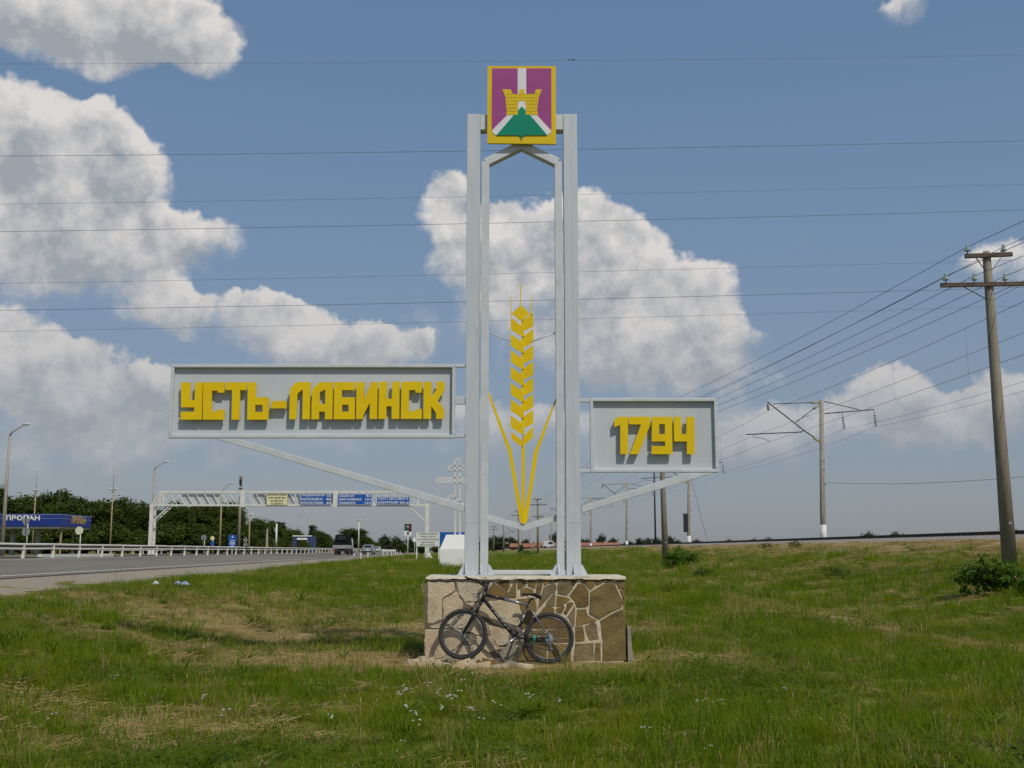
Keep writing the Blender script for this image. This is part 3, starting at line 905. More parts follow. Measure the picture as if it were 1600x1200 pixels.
# sheet joint lines
m = MB(); xx = XZ(Z3(797, 300), YP)[0]; m.span((xx - .003, YP + .0645, lz0 + .05), (xx + .003, YP + .067, lz1 - .05)); m.build('sheet_joint', silver, lb, to)
m = MB(); xx = XZ(Z4(997, 500), YP)[0]; m.span((xx - .003, YP + .0645, rz0 + .05), (xx + .003, YP + .067, rz1 - .05)); m.build('sheet_joint', silver, rb, to)
LET = [
 [[(137,183),(183,183),(183,272),(205,272),(207,183),(245,183),(240,370),(135,370),(135,330),(203,330),(203,308),(137,308)]],
 [[(248,183),(356,183),(353,235),(320,235),(320,225),(291,225),(289,330),(312,330),(312,320),(353,320),(352,370),(246,370)]],
 [[(361,183),(466,183),(464,222),(432,222),(428,370),(389,370),(393,222),(361,222)]],
 [[(471,183),(511,183),(510,258),(577,258),(573,370),(467,370)], [(508,296),(545,296),(545,331),(506,331)]],
 [[(590,277),(665,275),(664,313),(588,314)]],
 [[(712,183),(784,181),(780,368),(743,368),(746,218),(737,224),(719,240),(713,368),(677,368),(682,215)]],
 [[(829,183),(897,182),(893,368),(856,368),(856,330),(828,330),(826,368),(788,368),(792,220)], [(831,232),(858,219),(857,291),(830,291)]],
 [[(903,182),(1007,182),(1007,222),(941,222),(941,258),(1007,258),(1005,368),(900,368)], [(942,295),(975,295),(975,330),(942,330)]],
 [[(1015,182),(1055,182),(1052,268),(1082,202),(1083,182),(1120,182),(1117,367),(1080,367),(1081,285),(1050,345),(1048,367),(1012,367)]],
 [[(1127,180),(1167,180),(1167,265),(1191,265),(1192,180),(1230,180),(1228,366),(1190,366),(1190,303),(1165,303),(1163,366),(1124,366)]],
 [[(1239,180),(1342,180),(1340,235),(1309,235),(1309,222),(1278,222),(1276,328),(1308,328),(1308,317),(1342,317),(1340,366),(1236,366)]],
 [[(1350,180),(1390,180),(1388,258),(1413,220),(1415,180),(1454,180),(1453,225),(1421,274),(1453,320),(1452,366),(1413,366),(1413,337),(1388,302),(1387,366),(1348,366)]]]
YL = YP - .028
for lp in LET:
    m = MB(); m.prism([[XZ(Z3(*p), YL) for p in l] for l in lp], YL, YL + .034); m.build('letter', yellow, lb, to, fixn=True)
DIG = [
 [[(368,440),(406,420),(468,420),(466,690),(412,690),(411,480),(370,495)]],
 [[(474,420),(628,420),(628,480),(541,690),(481,690),(562,475),(474,475)]],
 [[(640,420),(785,420),(788,690),(638,690),(638,632),(735,632),(735,598),(638,598)], [(692,473),(733,473),(733,545),(692,545)]],
 [[(797,420),(850,420),(853,545),(888,545),(890,420),(945,420),(947,690),(892,690),(892,598),(800,598)]]]
for lp in DIG:
    m = MB(); m.prism([[XZ(Z4(*p), YL) for p in l] for l in lp], YL, YL + .034); m.build('digit', yellow, rb, to, fixn=True)
# pins that hold the letters off the sheet
for brd, zz, LL in ((lb, Z3, LET), (rb, Z4, DIG)):
    m = MB()
    for lp in LL:
        o_ = lp[0]
        for p, q in ((o_[0], .06), (o_[len(o_) // 2], .06)):
            cxp = sum(a[0] for a in o_) / len(o_); cyp = sum(a[1] for a in o_) / len(o_)
            a = XZ(zz(p[0] + (cxp - p[0]) * .12, p[1] + (cyp - p[1]) * .12), YL)
            m.tube([(a[0], YL + .03, a[1]), (a[0], YP + .068, a[1])], .008, 6)
    kind(m.build('standoff_pins', silver, brd, to), 'stuff')

# shield
YS = YT - .055
Z2 = zp((700, 80), 6.0)
def flat(poly, d0, d1, nm, mat, par):
    m = MB(); m.prism([[XZ(Z2(*p), YS) for p in l] for l in poly], YS - d1, YS - d0)
    return m.build(nm, mat, par, to, fixn=True)
sh = flat([[(372,138),(1010,140),(1013,870),(368,862)]], -.045, 0, 'shield', shield_yellow, ts)
sh['label'] = 'yellow edged shield with a castle over a green hill on purple'
def arc(cx_, cy_, r, a0, a1, n=6, ry=None):
    return [(cx_ + r * math.cos(R(a0 + (a1 - a0) * i / n)), cy_ - (ry or r) * math.sin(R(a0 + (a1 - a0) * i / n))) for i in range(n + 1)]
tip = [(660,790),(678,800),(687,818),(691,846),(695,818),(704,800),(724,790)]
flat([[(413,162),(968,162),(970,745),(962,765),(945,780),(930,789)] + tip[::-1] + [(452,789),(435,782),(418,766),(410,745)]], .0012, .004, 'purple_field', purple, sh)
flat([[(653,162),(733,162),(733,460),(653,460)]], .0052, .007, 'white_band', shield_white, sh)
flat([[(555,600),(622,600),(454,790),(436,782),(420,768),(411,745)]], .0052, .007, 'white_band', shield_white, sh)
flat([[(764,600),(833,600),(970,748),(962,765),(945,780),(932,789)]], .0052, .007, 'white_band', shield_white, sh)
flat([arc(692, 499, 36, 0, 180) + [(656,575),(728,575)]], .0052, .007, 'white_band', shield_white, sh)
flat([[(508,360),(588,360),(606,403),(667,403),(667,360),(718,360),(718,403),(810,403),(825,360),(880,360),(851,430),(836,535),(836,565),(846,598),(729,598),(729,500)] + arc(692, 499, 37, 0, 180) + [(655,598),(543,598),(552,565),(548,540),(537,430)]], .0082, .0105, 'castle', shield_yellow, sh)
flat([[(692,520),(727,558),(728,598),(766,598),(931,790)] + tip[::-1] + [(454,790),(620,598),(656,598),(657,558)]], .0118, .014, 'green_hill', shield_green, sh)
m = MB()
def ln(x0, y0, x1, y1, w=2.2):
    dx, dy = x1 - x0, y1 - y0; L = math.hypot(dx, dy); ox, oy = -dy / L * w / 2, dx / L * w / 2
    m.prism([[XZ(Z2(*p), YS) for p in ((x0 + ox, y0 + oy), (x1 + ox, y1 + oy), (x1 - ox, y1 - oy), (x0 - ox, y0 - oy))]], YS - .0118, YS - .0104)
for i, yy in enumerate((403, 438, 470, 500, 535, 568)):
    xa = 540 + (i * 2); xb = 850 - i * 3
    if yy < 460: ln(xa, yy, xb, yy)
    else:
        ln(xa + 8, yy, 652, yy); ln(732, yy, xb - 4, yy)
    for k in range(8):
        xx = 560 + k * 38 + (19 if i % 2 else 0)
        if xx < 838 and not (642 < xx < 742 and yy > 430) and i < 5: ln(xx, yy, xx, yy + 32)
kind(m.build('brick_lines', brick_line_m, sh, to), 'stuff')

# wheat ear
YW = YT + .085
Z5 = zp((740, 430), 2.5)
we = MB(); 
def wpoly(pts, d=.012, mat=yellow, nm='kernel', par=None, y=YW):
    m = MB(); m.prism([[XZ(Z5(*p), y) for p in pts]], y, y + d); return m.build(nm, mat, par, to, fixn=True)
stem = wpoly([(187,668),(200,668),(200,970),(188,970)], .02, yellow, 'wheat_ear', ts)
stem['label'] = 'yellow sheet metal wheat ear standing between the two columns'
for k in range(8):
    y0 = 166 + k * 63.6
    if k < 7:
        wpoly([(145,y0 - 2),(197,y0 + 40),(197,y0 + 73),(186,y0 + 73),(145,y0 + 46)], par=stem)
    else:
        wpoly([(146,y0 - 1),(192,y0 + 36),(192,y0 + 63),(147,y0 + 28)], par=stem)
    y1 = 149 + k * 63.2
    wpoly([(233,y1 - 4),(185,y1 + 33),(185,y1 + 58),(203,y1 + 68),(233,y1 + 50)] if k < 7 else [(232,y1),(193,y1 + 40),(193,y1 + 78),(232,y1 + 42)], par=stem, y=YW + .0135)
wpoly([(184,117),(221,148),(186,180),(149,150)], par=stem)
for x_, a, b in ((146, 82, 160), (183.5, 35, 120), (227, 82, 152)):
    wpoly([(x_ - 1.6, a), (x_ + 1.6, a), (x_ + 2.4, b), (x_ - 2.4, b)], nm='awn', par=stem, y=YW + .003)
wpoly([(190,160),(195,160),(197,670),(191,670)], nm='spine', mat=silver, par=stem, y=YW + .028)
wpoly([(53,460),(61,458),(148,684),(198,968),(183,968),(134,688)], nm='leaf', par=stem, y=YW + .006)
wpoly([(331,454),(327,478),(252,690),(208,968),(193,968),(236,690)], nm='leaf', par=stem, y=YW + .010)
wpoly([(56,934),(196,972),(330,934),(330,958),(196,998),(56,958)], .05, silver_light, 'cradle_bar', stem, YW + .022)
for (x0, y0, x1, y1) in ((58,221,146,257), (328,221,218,262)):
    a = XZ(Z5(x0, y0), YW); b = XZ(Z5(x1, y1), YW)
    m = MB(); m.tube([(a[0], YW + .02, a[1]), (b[0], YW + .02, b[1])], .010, 6); m.build('tie_rod', silver_light, stem, to)

# ------------------------------------------------------------------ bicycle leaning on the pedestal
LEAN = .13
def BK(x, y, dy=0.0):
    p = P(*Z1(x, y), YB)
    return Vector((p.x, YB + dy + LEAN * max(p.z, 0), p.z))
bz = BK(634, 820)
bike = thing('bicycle', 'black and silver mountain bicycle leaning against the stone pedestal', 'bicycle', (bz.x, YB, 0))
bo = tuple(bike.location)
AX = Vector((0, 1, -LEAN)).normalized()
def bt(nm, pts, rad, mat, par=None, n=10):
    m = MB(); m.tube(pts, rad, n); return m.build(nm, mat, par or bike, bo)
bb = BK(697, 664); head_t = BK(500, 352); head_b = BK(472, 424); st_t = BK(783, 432); st_c = BK(780, 446)
rear = BK(917, 662); front = BK(350, 637)
tt = BK(503, 380); dt = BK(488, 410)
fr = bt('frame', [dt, bb], .024, bike_black)
bt('top_tube', [tt, tt.lerp(st_c, .45)], [.021, .019], bike_black, fr)
bt('top_tube', [tt.lerp(st_c, .43), st_c], [.0195, .017], bike_silver, fr)
bt('seat_tube', [bb, st_t], .017, bike_black, fr)
bt('seat_tube_band', [bb.lerp(st_t, .45), bb.lerp(st_t, .68)], .0182, bike_silver, fr)
bt('head_tube', [head_t, head_b], .025, bike_black, fr)
bt('bottom_bracket', [bb - AX * .045, bb + AX * .045], .027, bike_black, fr)
for s in (-1, 1):
    o = AX * (.062 * s)
    bt('seat_stay', [st_c + AX * .018 * s, st_c.lerp(rear, .3) + o * .8, rear + o], [.010, .0095, .008], bike_silver, fr)
    bt('chain_stay', [bb + AX * .03 * s, bb.lerp(rear, .35) + o * .8, rear + o], [.013, .012, .009], bike_black, fr)
# pale lettering patches along the down tube
m = MB()
for k, (f, L) in enumerate(((.22, .035), (.34, .03), (.42, .045), (.53, .05), (.64, .04), (.74, .03))):
    a = dt.lerp(bb, f); d = (bb - dt).normalized()
    m.bar(a - AX * .0235 + Vector((.004, 0, .004)), a + d * L - AX * .0235 + Vector((.004, 0, .004)), .014 if k % 2 else .02, .006, side=AX)
kind(m.build('decal', litter_white, fr, bo), 'stuff')
m = MB(); a = BK(820, 655); m.tube([a + Vector((0, -.075, .03)), a + Vector((0, -.075, -.065))], .016, 8); m.build('green_band', green_tape, bike, bo)
# fork
fk_d = (front - head_b).normalized()
side = .058
crown = head_b + fk_d * .03
fk = bt('fork', [head_b - fk_d * .02, crown], .02, bike_black)
m = MB(); m.bar(crown - AX * .075, crown + AX * .075, .05, .04); m.build('fork_crown', bike_black, fk, bo, bevel=.008)
for s in (-1, 1):
    o = AX * side * s
    bt('stanchion', [crown + o, crown.lerp(front, .42) + o], .014, bike_black, fk)
    bt('fork_leg', [crown.lerp(front, .30) + o, crown.lerp(front, .4) + o, front + o], [.022, .021, .015], bike_black, fk)
def wheel(c, nm, axis, mat_dark):
    w = MB(); w.ring(c, axis, .309, .0255, 56, 10)
    # knobs
    a, b = frame_of(axis)
    for i in range(64):
        th = 2 * math.pi * i / 64
        d = a * math.cos(th) + b * math.sin(th); tg = -a * math.sin(th) + b * math.cos(th)
        for s in (-1, 1):
            w.bar(c + d * .326 + axis * (.011 * s + (.004 if i % 2 else -.004)), c + d * .3385 + axis * (.011 * s), .013, .011, side=tg)
    tyre = w.build('wheel', rubber, bike, bo)
    m = MB(); m.ring(c, axis, .276, .009, 56, 6, 1.25); m.build('rim', rim_m, tyre, bo)
    m = MB(); m.lathe(c - axis * .05, axis, [(0, .01), (.01, .022), (.022, .018), (.078, .018), (.09, .022), (.1, .01)], 12); m.build('hub', chrome, tyre, bo)
    m = MB()
    for i in range(32):
        th = 2 * math.pi * i / 32; off = .45 if (i // 2) % 2 else -.45
        d = a * math.cos(th) + b * math.sin(th); h = a * math.cos(th + off) + b * math.sin(th + off)
        m.tube([c + h * .021 + axis * (.03 if i % 2 else -.03), c + d * .272], .0013, 4, False)
    m.build('spokes', chrome, tyre, bo)
    return tyre
wheel(rear, 'rear', AX, rubber)
fax = (Matrix.Rotation(R(-9), 3, head_t - head_b) @ AX).normalized()
wheel(front, 'front', fax, rubber)
# seat
sp = BK(803, 402)
bt('seat_post', [st_t, st_t.lerp(sp, 1.0)], .0135, bike_black)
m = MB()
sn = BK(738, 374); se = BK(868, 388)
n = 14; k = 10
vs = []; fs = []
for i in range(n + 1):
    f = i / n
    c = sn.lerp(se, f) + Vector((0, 0, .012 * math.sin(f * 3.1) - (.015 if f > .9 else 0)))
    wv = .018 + .058 * float(smooth(.35, .85, np.array(f))) * (1 - .35 * max(0, f - .88) / .12)
    hv = .014 + .016 * float(smooth(.4, .9, np.array(f))) * (1 - .4 * max(0, f - .9) / .1)
    if i == 0: wv *= .5; hv *= .5
    for j in range(k):
        t = 2 * math.pi * j / k
        vs.append(c + AX * (wv * math.cos(t)) + Vector((0, 0, hv * math.sin(t) * (1 if math.sin(t) > 0 else 1.3))))
for i in range(n):
    for j in range(k):
        j2 = (j + 1) % k
        fs.append((i * k + j, i * k + j2, (i + 1) * k + j2, (i + 1) * k + j))
fs += [tuple(reversed(range(k))), tuple(n * k + j for j in range(k))]
m.add(vs, fs, True); sd = m.build('saddle', saddle_m, bike, bo, fixn=True)
m = MB()
for s in (-1, 1): m.tube([BK(770, 384) + AX * .02 * s, BK(790, 404) + AX * .022 * s, BK(830, 406) + AX * .022 * s, BK(852, 396) + AX * .035 * s], .004, 6)
m.lathe(BK(806, 404) - AX * .03, AX, [(0, .016), (.06, .016)], 10)
m.build('saddle_rails', dark_steel, sd, bo)
# bars
stem_t = head_t + (head_t - head_b).normalized() * .06
clamp = BK(478, 312)
hb = bt('stem', [head_t, stem_t, clamp], [.02, .02, .017], bike_black)
bd = (Matrix.Rotation(R(-28), 3, 'Z') @ AX).normalized()
rise = Vector((-.02, 0, .045))
bt('handlebar', [clamp - bd * .285 + rise, clamp - bd * .10 + rise, clamp - bd * .05, clamp + bd * .05, clamp + bd * .10 + rise, clamp + bd * .225 + rise], .0125, bike_black, hb)
for s, L in ((-1, .29), (1, .23)):
    e = clamp + bd * (L * s) + rise
    bt('grip', [e, e - bd * (.12 * s)], .017, saddle_m, hb)
    bt('brake_lever', [e - bd * (.14 * s), e - bd * (.13 * s) + Vector((-.045, 0, -.01)), e - bd * (.02 * s) + Vector((-.07, 0, -.035))], [.012, .007, .005], bike_black, hb, 6)
    m = MB(); m.lathe(e - bd * (.155 * s) - bd * .015, bd, [(0, .02), (.01, .026), (.03, .022)], 10); m.build('shifter', bike_black, hb, bo)
    bt('bar_end', [e, e + Vector((-.05, 0, .02)), e + Vector((-.075, 0, .03))], [.012, .012, .011], bike_black, hb, 8)
    bt('cable', [e - bd * (.15 * s), e - bd * (.12 * s) + Vector((-.11, 0, -.02)), e - bd * (.1 * s) + Vector((-.09, 0, -.14)), head_b + Vector((-.05, 0, .04)), head_b], .0028, dark_steel, hb, 5)
# drive train on the near side
nr = -AX
cr = MB()
for rr, off in ((.088, .052), (.068, .047), (.05, .042)):
    cr.ring(bb + nr * off, AX, rr, .005, 36, 6, .5)
    a, b = frame_of(AX)
    for i in range(5):
        th = i * 1.2566; d = a * math.cos(th) + b * math.sin(th)
        cr.bar(bb + nr * off, bb + nr * off + d * rr, .012, .003, side=AX.cross(d))
    for i in range(40):
        th = i * 2 * math.pi / 40; d = a * math.cos(th) + b * math.sin(th)
        cr.bar(bb + nr * off + d * (rr + .003), bb + nr * off + d * (rr + .010), .004, .003, side=AX.cross(d))
cs = cr.build('crankset', dark_steel, bike, bo)
pd = BK(612, 718) + nr * .07; pd2 = bb - (pd - bb); pd2 = pd2 - nr * .0
bt('crank_arm', [bb + nr * .06, pd], [.014, .011], chrome, cs)
far = bb + (bb - (pd - nr * .07)) * 1.0 + AX * .07
bt('crank_arm', [bb + AX * .06, far], [.014, .011], chrome, cs)
for p, s in ((pd, 1), (far, -1)):
    m = MB(); c = p + nr * (.05 * s)
    for q in (-1, 1):
        m.bar(c + Vector((.042 * q, 0, 0)) - AX * .045, c + Vector((.042 * q, 0, 0)) + AX * .045, .014, .02)
        m.bar(c + AX * (.045 * q) - Vector((.045, 0, 0)), c + AX * (.045 * q) + Vector((.045, 0, 0)), .01, .018)
    m.tube([p, c - AX * .05 * s], .008, 6)
    m.build('pedal', bike_black, cs, bo)
cg = MB()
for i, rr in enumerate((.055, .048, .041, .034, .028, .022)):
    cg.lathe(rear + nr * (.028 + .005 * i), nr, [(0, rr), (.003, rr)], 22, False)
cg.build('cassette', chrome, bike, bo)
j0 = rear + Vector((.01, 0, -.075)) + nr * .05; j1 = rear + Vector((.03, 0, -.15)) + nr * .05
dr = MB(); dr.bar(rear + nr * .055 + Vector((.005, 0, -.02)), j0, .02, .018); dr.bar(j0, j1, .018, .02)
for j in (j0, j1): dr.lathe(j - AX * .006, AX, [(0, .022), (.012, .022)], 12)
dr.build('rear_derailleur', bike_silver, bike, bo)
ch = MB(); o = nr * .047
ch.bar(bb + o + Vector((0, 0, .068)), rear + o + Vector((0, 0, .041)), .007, .009)
ch.bar(bb + o + Vector((0, 0, -.068)), j1 + Vector((-.0, 0, -.02)), .007, .009)
ch.build('chain', dark_steel, bike, bo)
m = MB(); fd = bb.lerp(st_t, .24) + nr * .04; m.box(fd, (.05, .03, .05)); m.build('front_derailleur', bike_silver, bike, bo, bevel=.006)
for c, p0, nm in ((rear, st_c, 'rear'), (front, head_b, 'front')):
    q = c + (p0 - c).normalized() * .275
    m = MB()
    for s in (-1, 1): m.tube([q + AX * .045 * s, q + AX * .05 * s + (p0 - c).normalized() * .10], [.011, .008], 6)
    m.tube([q - AX * .05 + (p0 - c).normalized() * .1, q + AX * .05 + (p0 - c).normalized() * .1], .003, 5)
    m.build('brake_arms', bike_black, bike, bo)
# bottle cage and a steel lock clipped inside the frame
m = MB()
a = dt.lerp(bb, .50) + Vector((.035, 0, .03)); b = dt.lerp(bb, .80) + Vector((.035, 0, .03))
for s in (-1, 1): m.tube([a + AX * .03 * s, b + AX * .03 * s], .003, 5)
m.ring(a.lerp(b, .2), (b - a), .034, .003, 16, 5); m.ring(a.lerp(b, .8), (b - a), .034, .003, 16, 5)
m.build('bottle_cage', chrome, bike, bo)

# ------------------------------------------------------------------ meadow
grass_green = leafmat('grass_green', (.128, .182, .006), (.245, .268, .013), .47, c3=(.40, .32, .09))
grass_lush = leafmat('grass_lush', (.10, .185, .008), (.17, .24, .014), .45)
grass_dry = leafmat('grass_straw', (.36, .27, .12), (.48, .36, .175), .25, c3=(.15, .18, .03))
weed_leaf = leafmat('weed_leaf', (.075, .135, .007), (.125, .18, .013), .42)
petal = pmat('white_petal', (.72, .72, .66), None, 10, .7)

def blade(mb, x, y, a, lean, h, w, curl=.35, seg=3):
    ca, sa = math.cos(a), math.sin(a)
    vs = []
    for i in range(seg + 1):
        f = i / seg
        out = lean * h * (f + curl * f * f)
        z = h * f * (1 - .18 * curl * f)
        ww = w * (1 - f) ** .6 if i < seg else 0
        px, py = x + ca * out, y + sa * out
        if i < seg:
            vs += [(px - sa * ww / 2, py + ca * ww / 2, z), (px + sa * ww / 2, py - ca * ww / 2, z)]
        else:
            vs.append((px, py, z))
    fs = [(2 * i, 2 * i + 1, 2 * i + 3, 2 * i + 2) for i in range(seg - 1)] + [(2 * seg - 2, 2 * seg - 1, 2 * seg)]
    mb.add(vs, fs, True)
TUFTS = []
lib = bpy.data.collections.new('meadow_pieces')
def tuft(nm, n, rad, h0, h1, w, lean, mat, seed, kind_='blade'):
    rr = random.Random(seed); mb = MB()
    for i in range(n):
        a = rr.random() * 6.283; q = rad * math.sqrt(rr.random())
        if kind_ == 'blade':
            blade(mb, q * math.cos(a), q * math.sin(a), rr.random() * 6.283, rr.uniform(.1, 1) * lean, rr.uniform(h0, h1), w * rr.uniform(.6, 1.2), rr.uniform(.1, 1.1))
        elif kind_ == 'flat':       # lodged straw lying on the ground
            b = rr.random() * 6.283; L = rr.uniform(h0, h1); z0 = rr.uniform(.005, .05); z1 = rr.uniform(.005, .07)
            x, y = q * math.cos(a), q * math.sin(a); dx, dy = math.cos(b) * L / 2, math.sin(b) * L / 2
            nx, ny = -math.sin(b) * w / 2, math.cos(b) * w / 2
            mb.add([(x - dx - nx, y - dy - ny, z0), (x - dx + nx, y - dy + ny, z0 + .004), (x + dx + nx, y + dy + ny, z1 + .004), (x + dx - nx, y + dy - ny, z1)], [(0, 1, 2, 3)])
        else:                       # broad leaves on short stalks
            z = rr.uniform(h0, h1); b = rr.random() * 6.283; L = w * rr.uniform(.7, 1.3); t = rr.uniform(-.5, .6)
            x, y = q * math.cos(a), q * math.sin(a)
            d = Vector((math.cos(b) * math.cos(t), math.sin(b) * math.cos(t), math.sin(t))); s = Vector((-math.sin(b), math.cos(b), rr.uniform(-.4, .4)))
            c = Vector((x, y, z))
            mb.add([c - d * L / 2, c + s * L * .28, c + d * L / 2, c - s * L * .28], [(0, 1, 2, 3)])
    me = mb.mesh(nm); me.materials.append(mat)
    o = bpy.data.objects.new(nm, me); lib.objects.link(o)
    TUFTS.append(o)
# the library is picked by index, in name order
tuft('piece_00', 34, .13, .06, .19, .0068, .8, grass_green, 1)
tuft('piece_01', 30, .12, .08, .26, .0062, .65, grass_green, 2)
tuft('piece_02', 30, .14, .06, .15, .007, .8, grass_green, 3)
tuft('piece_03', 26, .10, .12, .34, .008, .40, grass_lush, 4)
tuft('piece_04', 28, .14, .07, .22, .005, .7, grass_dry, 5)
tuft('piece_05', 26, .12, .10, .33, .004, .5, grass_dry, 6)
tuft('piece_06', 40, .20, .10, .34, .006, 0, grass_dry, 7, 'flat')
tuft('piece_07', 46, .15, .02, .13, .035, 0, weed_leaf, 8, 'leaf')
tuft('piece_08', 60, .17, .03, .24, .040, 0, weed_leaf, 9, 'leaf')
tuft('piece_09', 9, .05, .35, .62, .010, .28, grass_lush, 10)

for k, (nm_, n_) in enumerate((('piece_10', 8), ('piece_11', 11))):
    rr = random.Random(90 + k); mb = MB()
    if k == 0:            # seed heads on thin dry stalks
        for i in range(n_):
            a = rr.random() * 6.28; q = .07 * rr.random(); L = rr.uniform(.18, .38); le = rr.uniform(.05, .3); b = rr.random() * 6.28
            p0_ = Vector((q * math.cos(a), q * math.sin(a), 0)); p1_ = p0_ + Vector((math.cos(b) * le * L, math.sin(b) * le * L, L))
            mb.tube([p0_, p0_.lerp(p1_, .5) + Vector((0, 0, .02)), p1_], [.0022, .0018, .0014], 3, False)
            d_ = (p1_ - p0_).normalized(); mb.tube([p1_, p1_ + d_ * .03, p1_ + d_ * .07], [.0022, .0045, .001], 4, False)
    else:                 # rosette of broad upright leaves
        for i in range(n_):
            blade(mb, 0, 0, 6.28 * i / n_ + rr.random() * .4, rr.uniform(.5, 1.3), rr.uniform(.12, .24), rr.uniform(.028, .045), .6, 3)
    me = mb.mesh(nm_); me.materials.append((grass_dry, weed_leaf)[k])
    lib.objects.link(bpy.data.objects.new(nm_, me))

def scatter_tree(nm, coll):
    ng = bpy.data.node_groups.new(nm, 'GeometryNodeTree')
    ng.interface.new_socket('Geometry', in_out='INPUT', socket_type='NodeSocketGeometry')
    ng.interface.new_socket('Geometry', in_out='OUTPUT', socket_type='NodeSocketGeometry')
    gi = ng.nodes.new('NodeGroupInput'); go = ng.nodes.new('NodeGroupOutput')
    ip = ng.nodes.new('GeometryNodeInstanceOnPoints')
    ci = ng.nodes.new('GeometryNodeCollectionInfo'); ci.inputs[0].default_value = coll
    ci.inputs['Separate Children'].default_value = True; ci.inputs['Reset Children'].default_value = True
    def attr(n, t):
        a = ng.nodes.new('GeometryNodeInputNamedAttribute'); a.data_type = t; a.inputs[0].default_value = n
        return a.outputs[0]
    L = ng.links.new
    mp = ng.nodes.new('GeometryNodeMeshToPoints')
    L(gi.outputs[0], mp.inputs[0]); L(mp.outputs[0], ip.inputs['Points'])
    L(ci.outputs[0], ip.inputs['Instance']); ip.inputs['Pick Instance'].default_value = True
    L(attr('pick', 'INT'), ip.inputs['Instance Index'])
    L(attr('rot', 'FLOAT_VECTOR'), ip.inputs['Rotation']); L(attr('siz', 'FLOAT_VECTOR'), ip.inputs['Scale'])
    L(ip.outputs[0], go.inputs[0])
    return ng
GT = scatter_tree('meadow_scatter', lib)
def scatter(nm, pts, pick, rot, siz):
    me = bpy.data.meshes.new(nm)
    me.vertices.add(len(pts)); me.vertices.foreach_set('co', np.ascontiguousarray(pts, dtype=np.float32).ravel())
    a = me.attributes.new('pick', 'INT', 'POINT'); a.data.foreach_set('value', pick.astype(np.int32))
    a = me.attributes.new('rot', 'FLOAT_VECTOR', 'POINT'); a.data.foreach_set('vector', rot.astype(np.float32).ravel())
    a = me.attributes.new('siz', 'FLOAT_VECTOR', 'POINT'); a.data.foreach_set('vector', siz.astype(np.float32).ravel())
    o = bpy.data.objects.new(nm, me); C.objects.link(o)
    md = o.modifiers.new('scatter', 'NODES'); md.node_group = GT
    return kind(o, 'stuff')
rs = np.random.RandomState(21)
allp = []
for (y0, y1, dens, sc) in ((4.5, 9, 95, .95), (9, 14, 75, 1.0), (14, 20, 55, 1.1), (20, 30, 30, 1.3), (30, 48, 13, 1.6), (48, 80, 5.5, 2.0), (80, 150, 1.6, 2.6)):
    w1_ = .56 * y1 + 1.5
    n = int(dens * (y1 - y0) * 2 * w1_)
    y = rs.uniform(y0, y1, n); x = rs.uniform(-w1_, w1_, n)
    ok = np.abs(x) < .54 * y + 1.2
    s = -(x + SL * y)
    ok &= (s < 9.35 + .7 * fbm(x * .8, y * .8)) & (-s < 19.3 + 1.5 * fbm(x * .5, y * .5))
    ok &= ~((x > pl - .02) & (x < pr + .06) & (y > YF - .10) & (y < YF + DEP))
    x, y = x[ok], y[ok]
    d = dryness(x, y)
    # trodden bare straw close to the foot of the pedestal
    e = ((x - .05) / 2.15) ** 2 + ((y - 15.25) / .62) ** 2
    keep = rs.rand(len(x)) < np.where(e < 1, .30, 1.0) * (1 - .35 * d)
    x, y, d = x[keep], y[keep], d[keep]
    allp.append(np.stack([x, y, d, np.full(len(x), sc)], 1))
A = np.concatenate(allp)
x, y, d, sc = A.T
n = len(x)
u = rs.rand(n); pr_ = rs.rand(n)
patch = fbm(x * .6 + 9, y * .6 + 2, 3)
pick = np.where(u < .36, 0, np.where(u < .68, 1, np.where(u < .9, 2, 3)))
pick = np.where((patch > .55) & (rs.rand(n) < .55), 7, pick)
pick = np.where((patch < .40) & (rs.rand(n) < .45), 3, pick)
dryp = rs.rand(n) < np.clip(d * 1.15, .07, .92)
pick = np.where(dryp, np.where(u < .4, 4, np.where(u < .62, 5, 6)), pick)
big = (rs.rand(n) < .02) & ~dryp
pick = np.where(big, 8, pick)
tall = (rs.rand(n) < .006) & (y < 30) & ~dryp
pick = np.where(tall, 9, pick)
pick = np.where((rs.rand(n) < .007) & (y < 30), 10, pick)
pick = np.where((rs.rand(n) < .03) & (patch > .45), 11, pick)
hgt = .76 * sc * rs.uniform(.55, 1.3, n) * (.40 + 1.15 * fbm(x * .55 + 30, y * .55, 4)) * np.where(d > .55, .75, 1.0)
near_ped = ((x - .1) / 2.0) ** 2 + ((y - 14.9) / .75) ** 2
hgt = np.where(near_ped < 1, hgt * .55, hgt)
edge = np.maximum(smooth(8.2, 9.4, -(x + SL * y)), smooth(15.5, 19.5, x + SL * y))
hgt = hgt * (1 - .55 * edge)
siz = np.stack([sc * rs.uniform(.85, 1.2, n)] * 2 + [hgt], 1)
rot = np.stack([rs.normal(0, .10, n), rs.normal(0, .10, n), rs.uniform(0, 6.283, n)], 1)
z = ground_z(x, y) - .012
o = scatter('meadow_grass', np.stack([x, y, z], 1), pick, rot, siz)
o['label'] = 'rough green and straw coloured meadow grass round the monument'

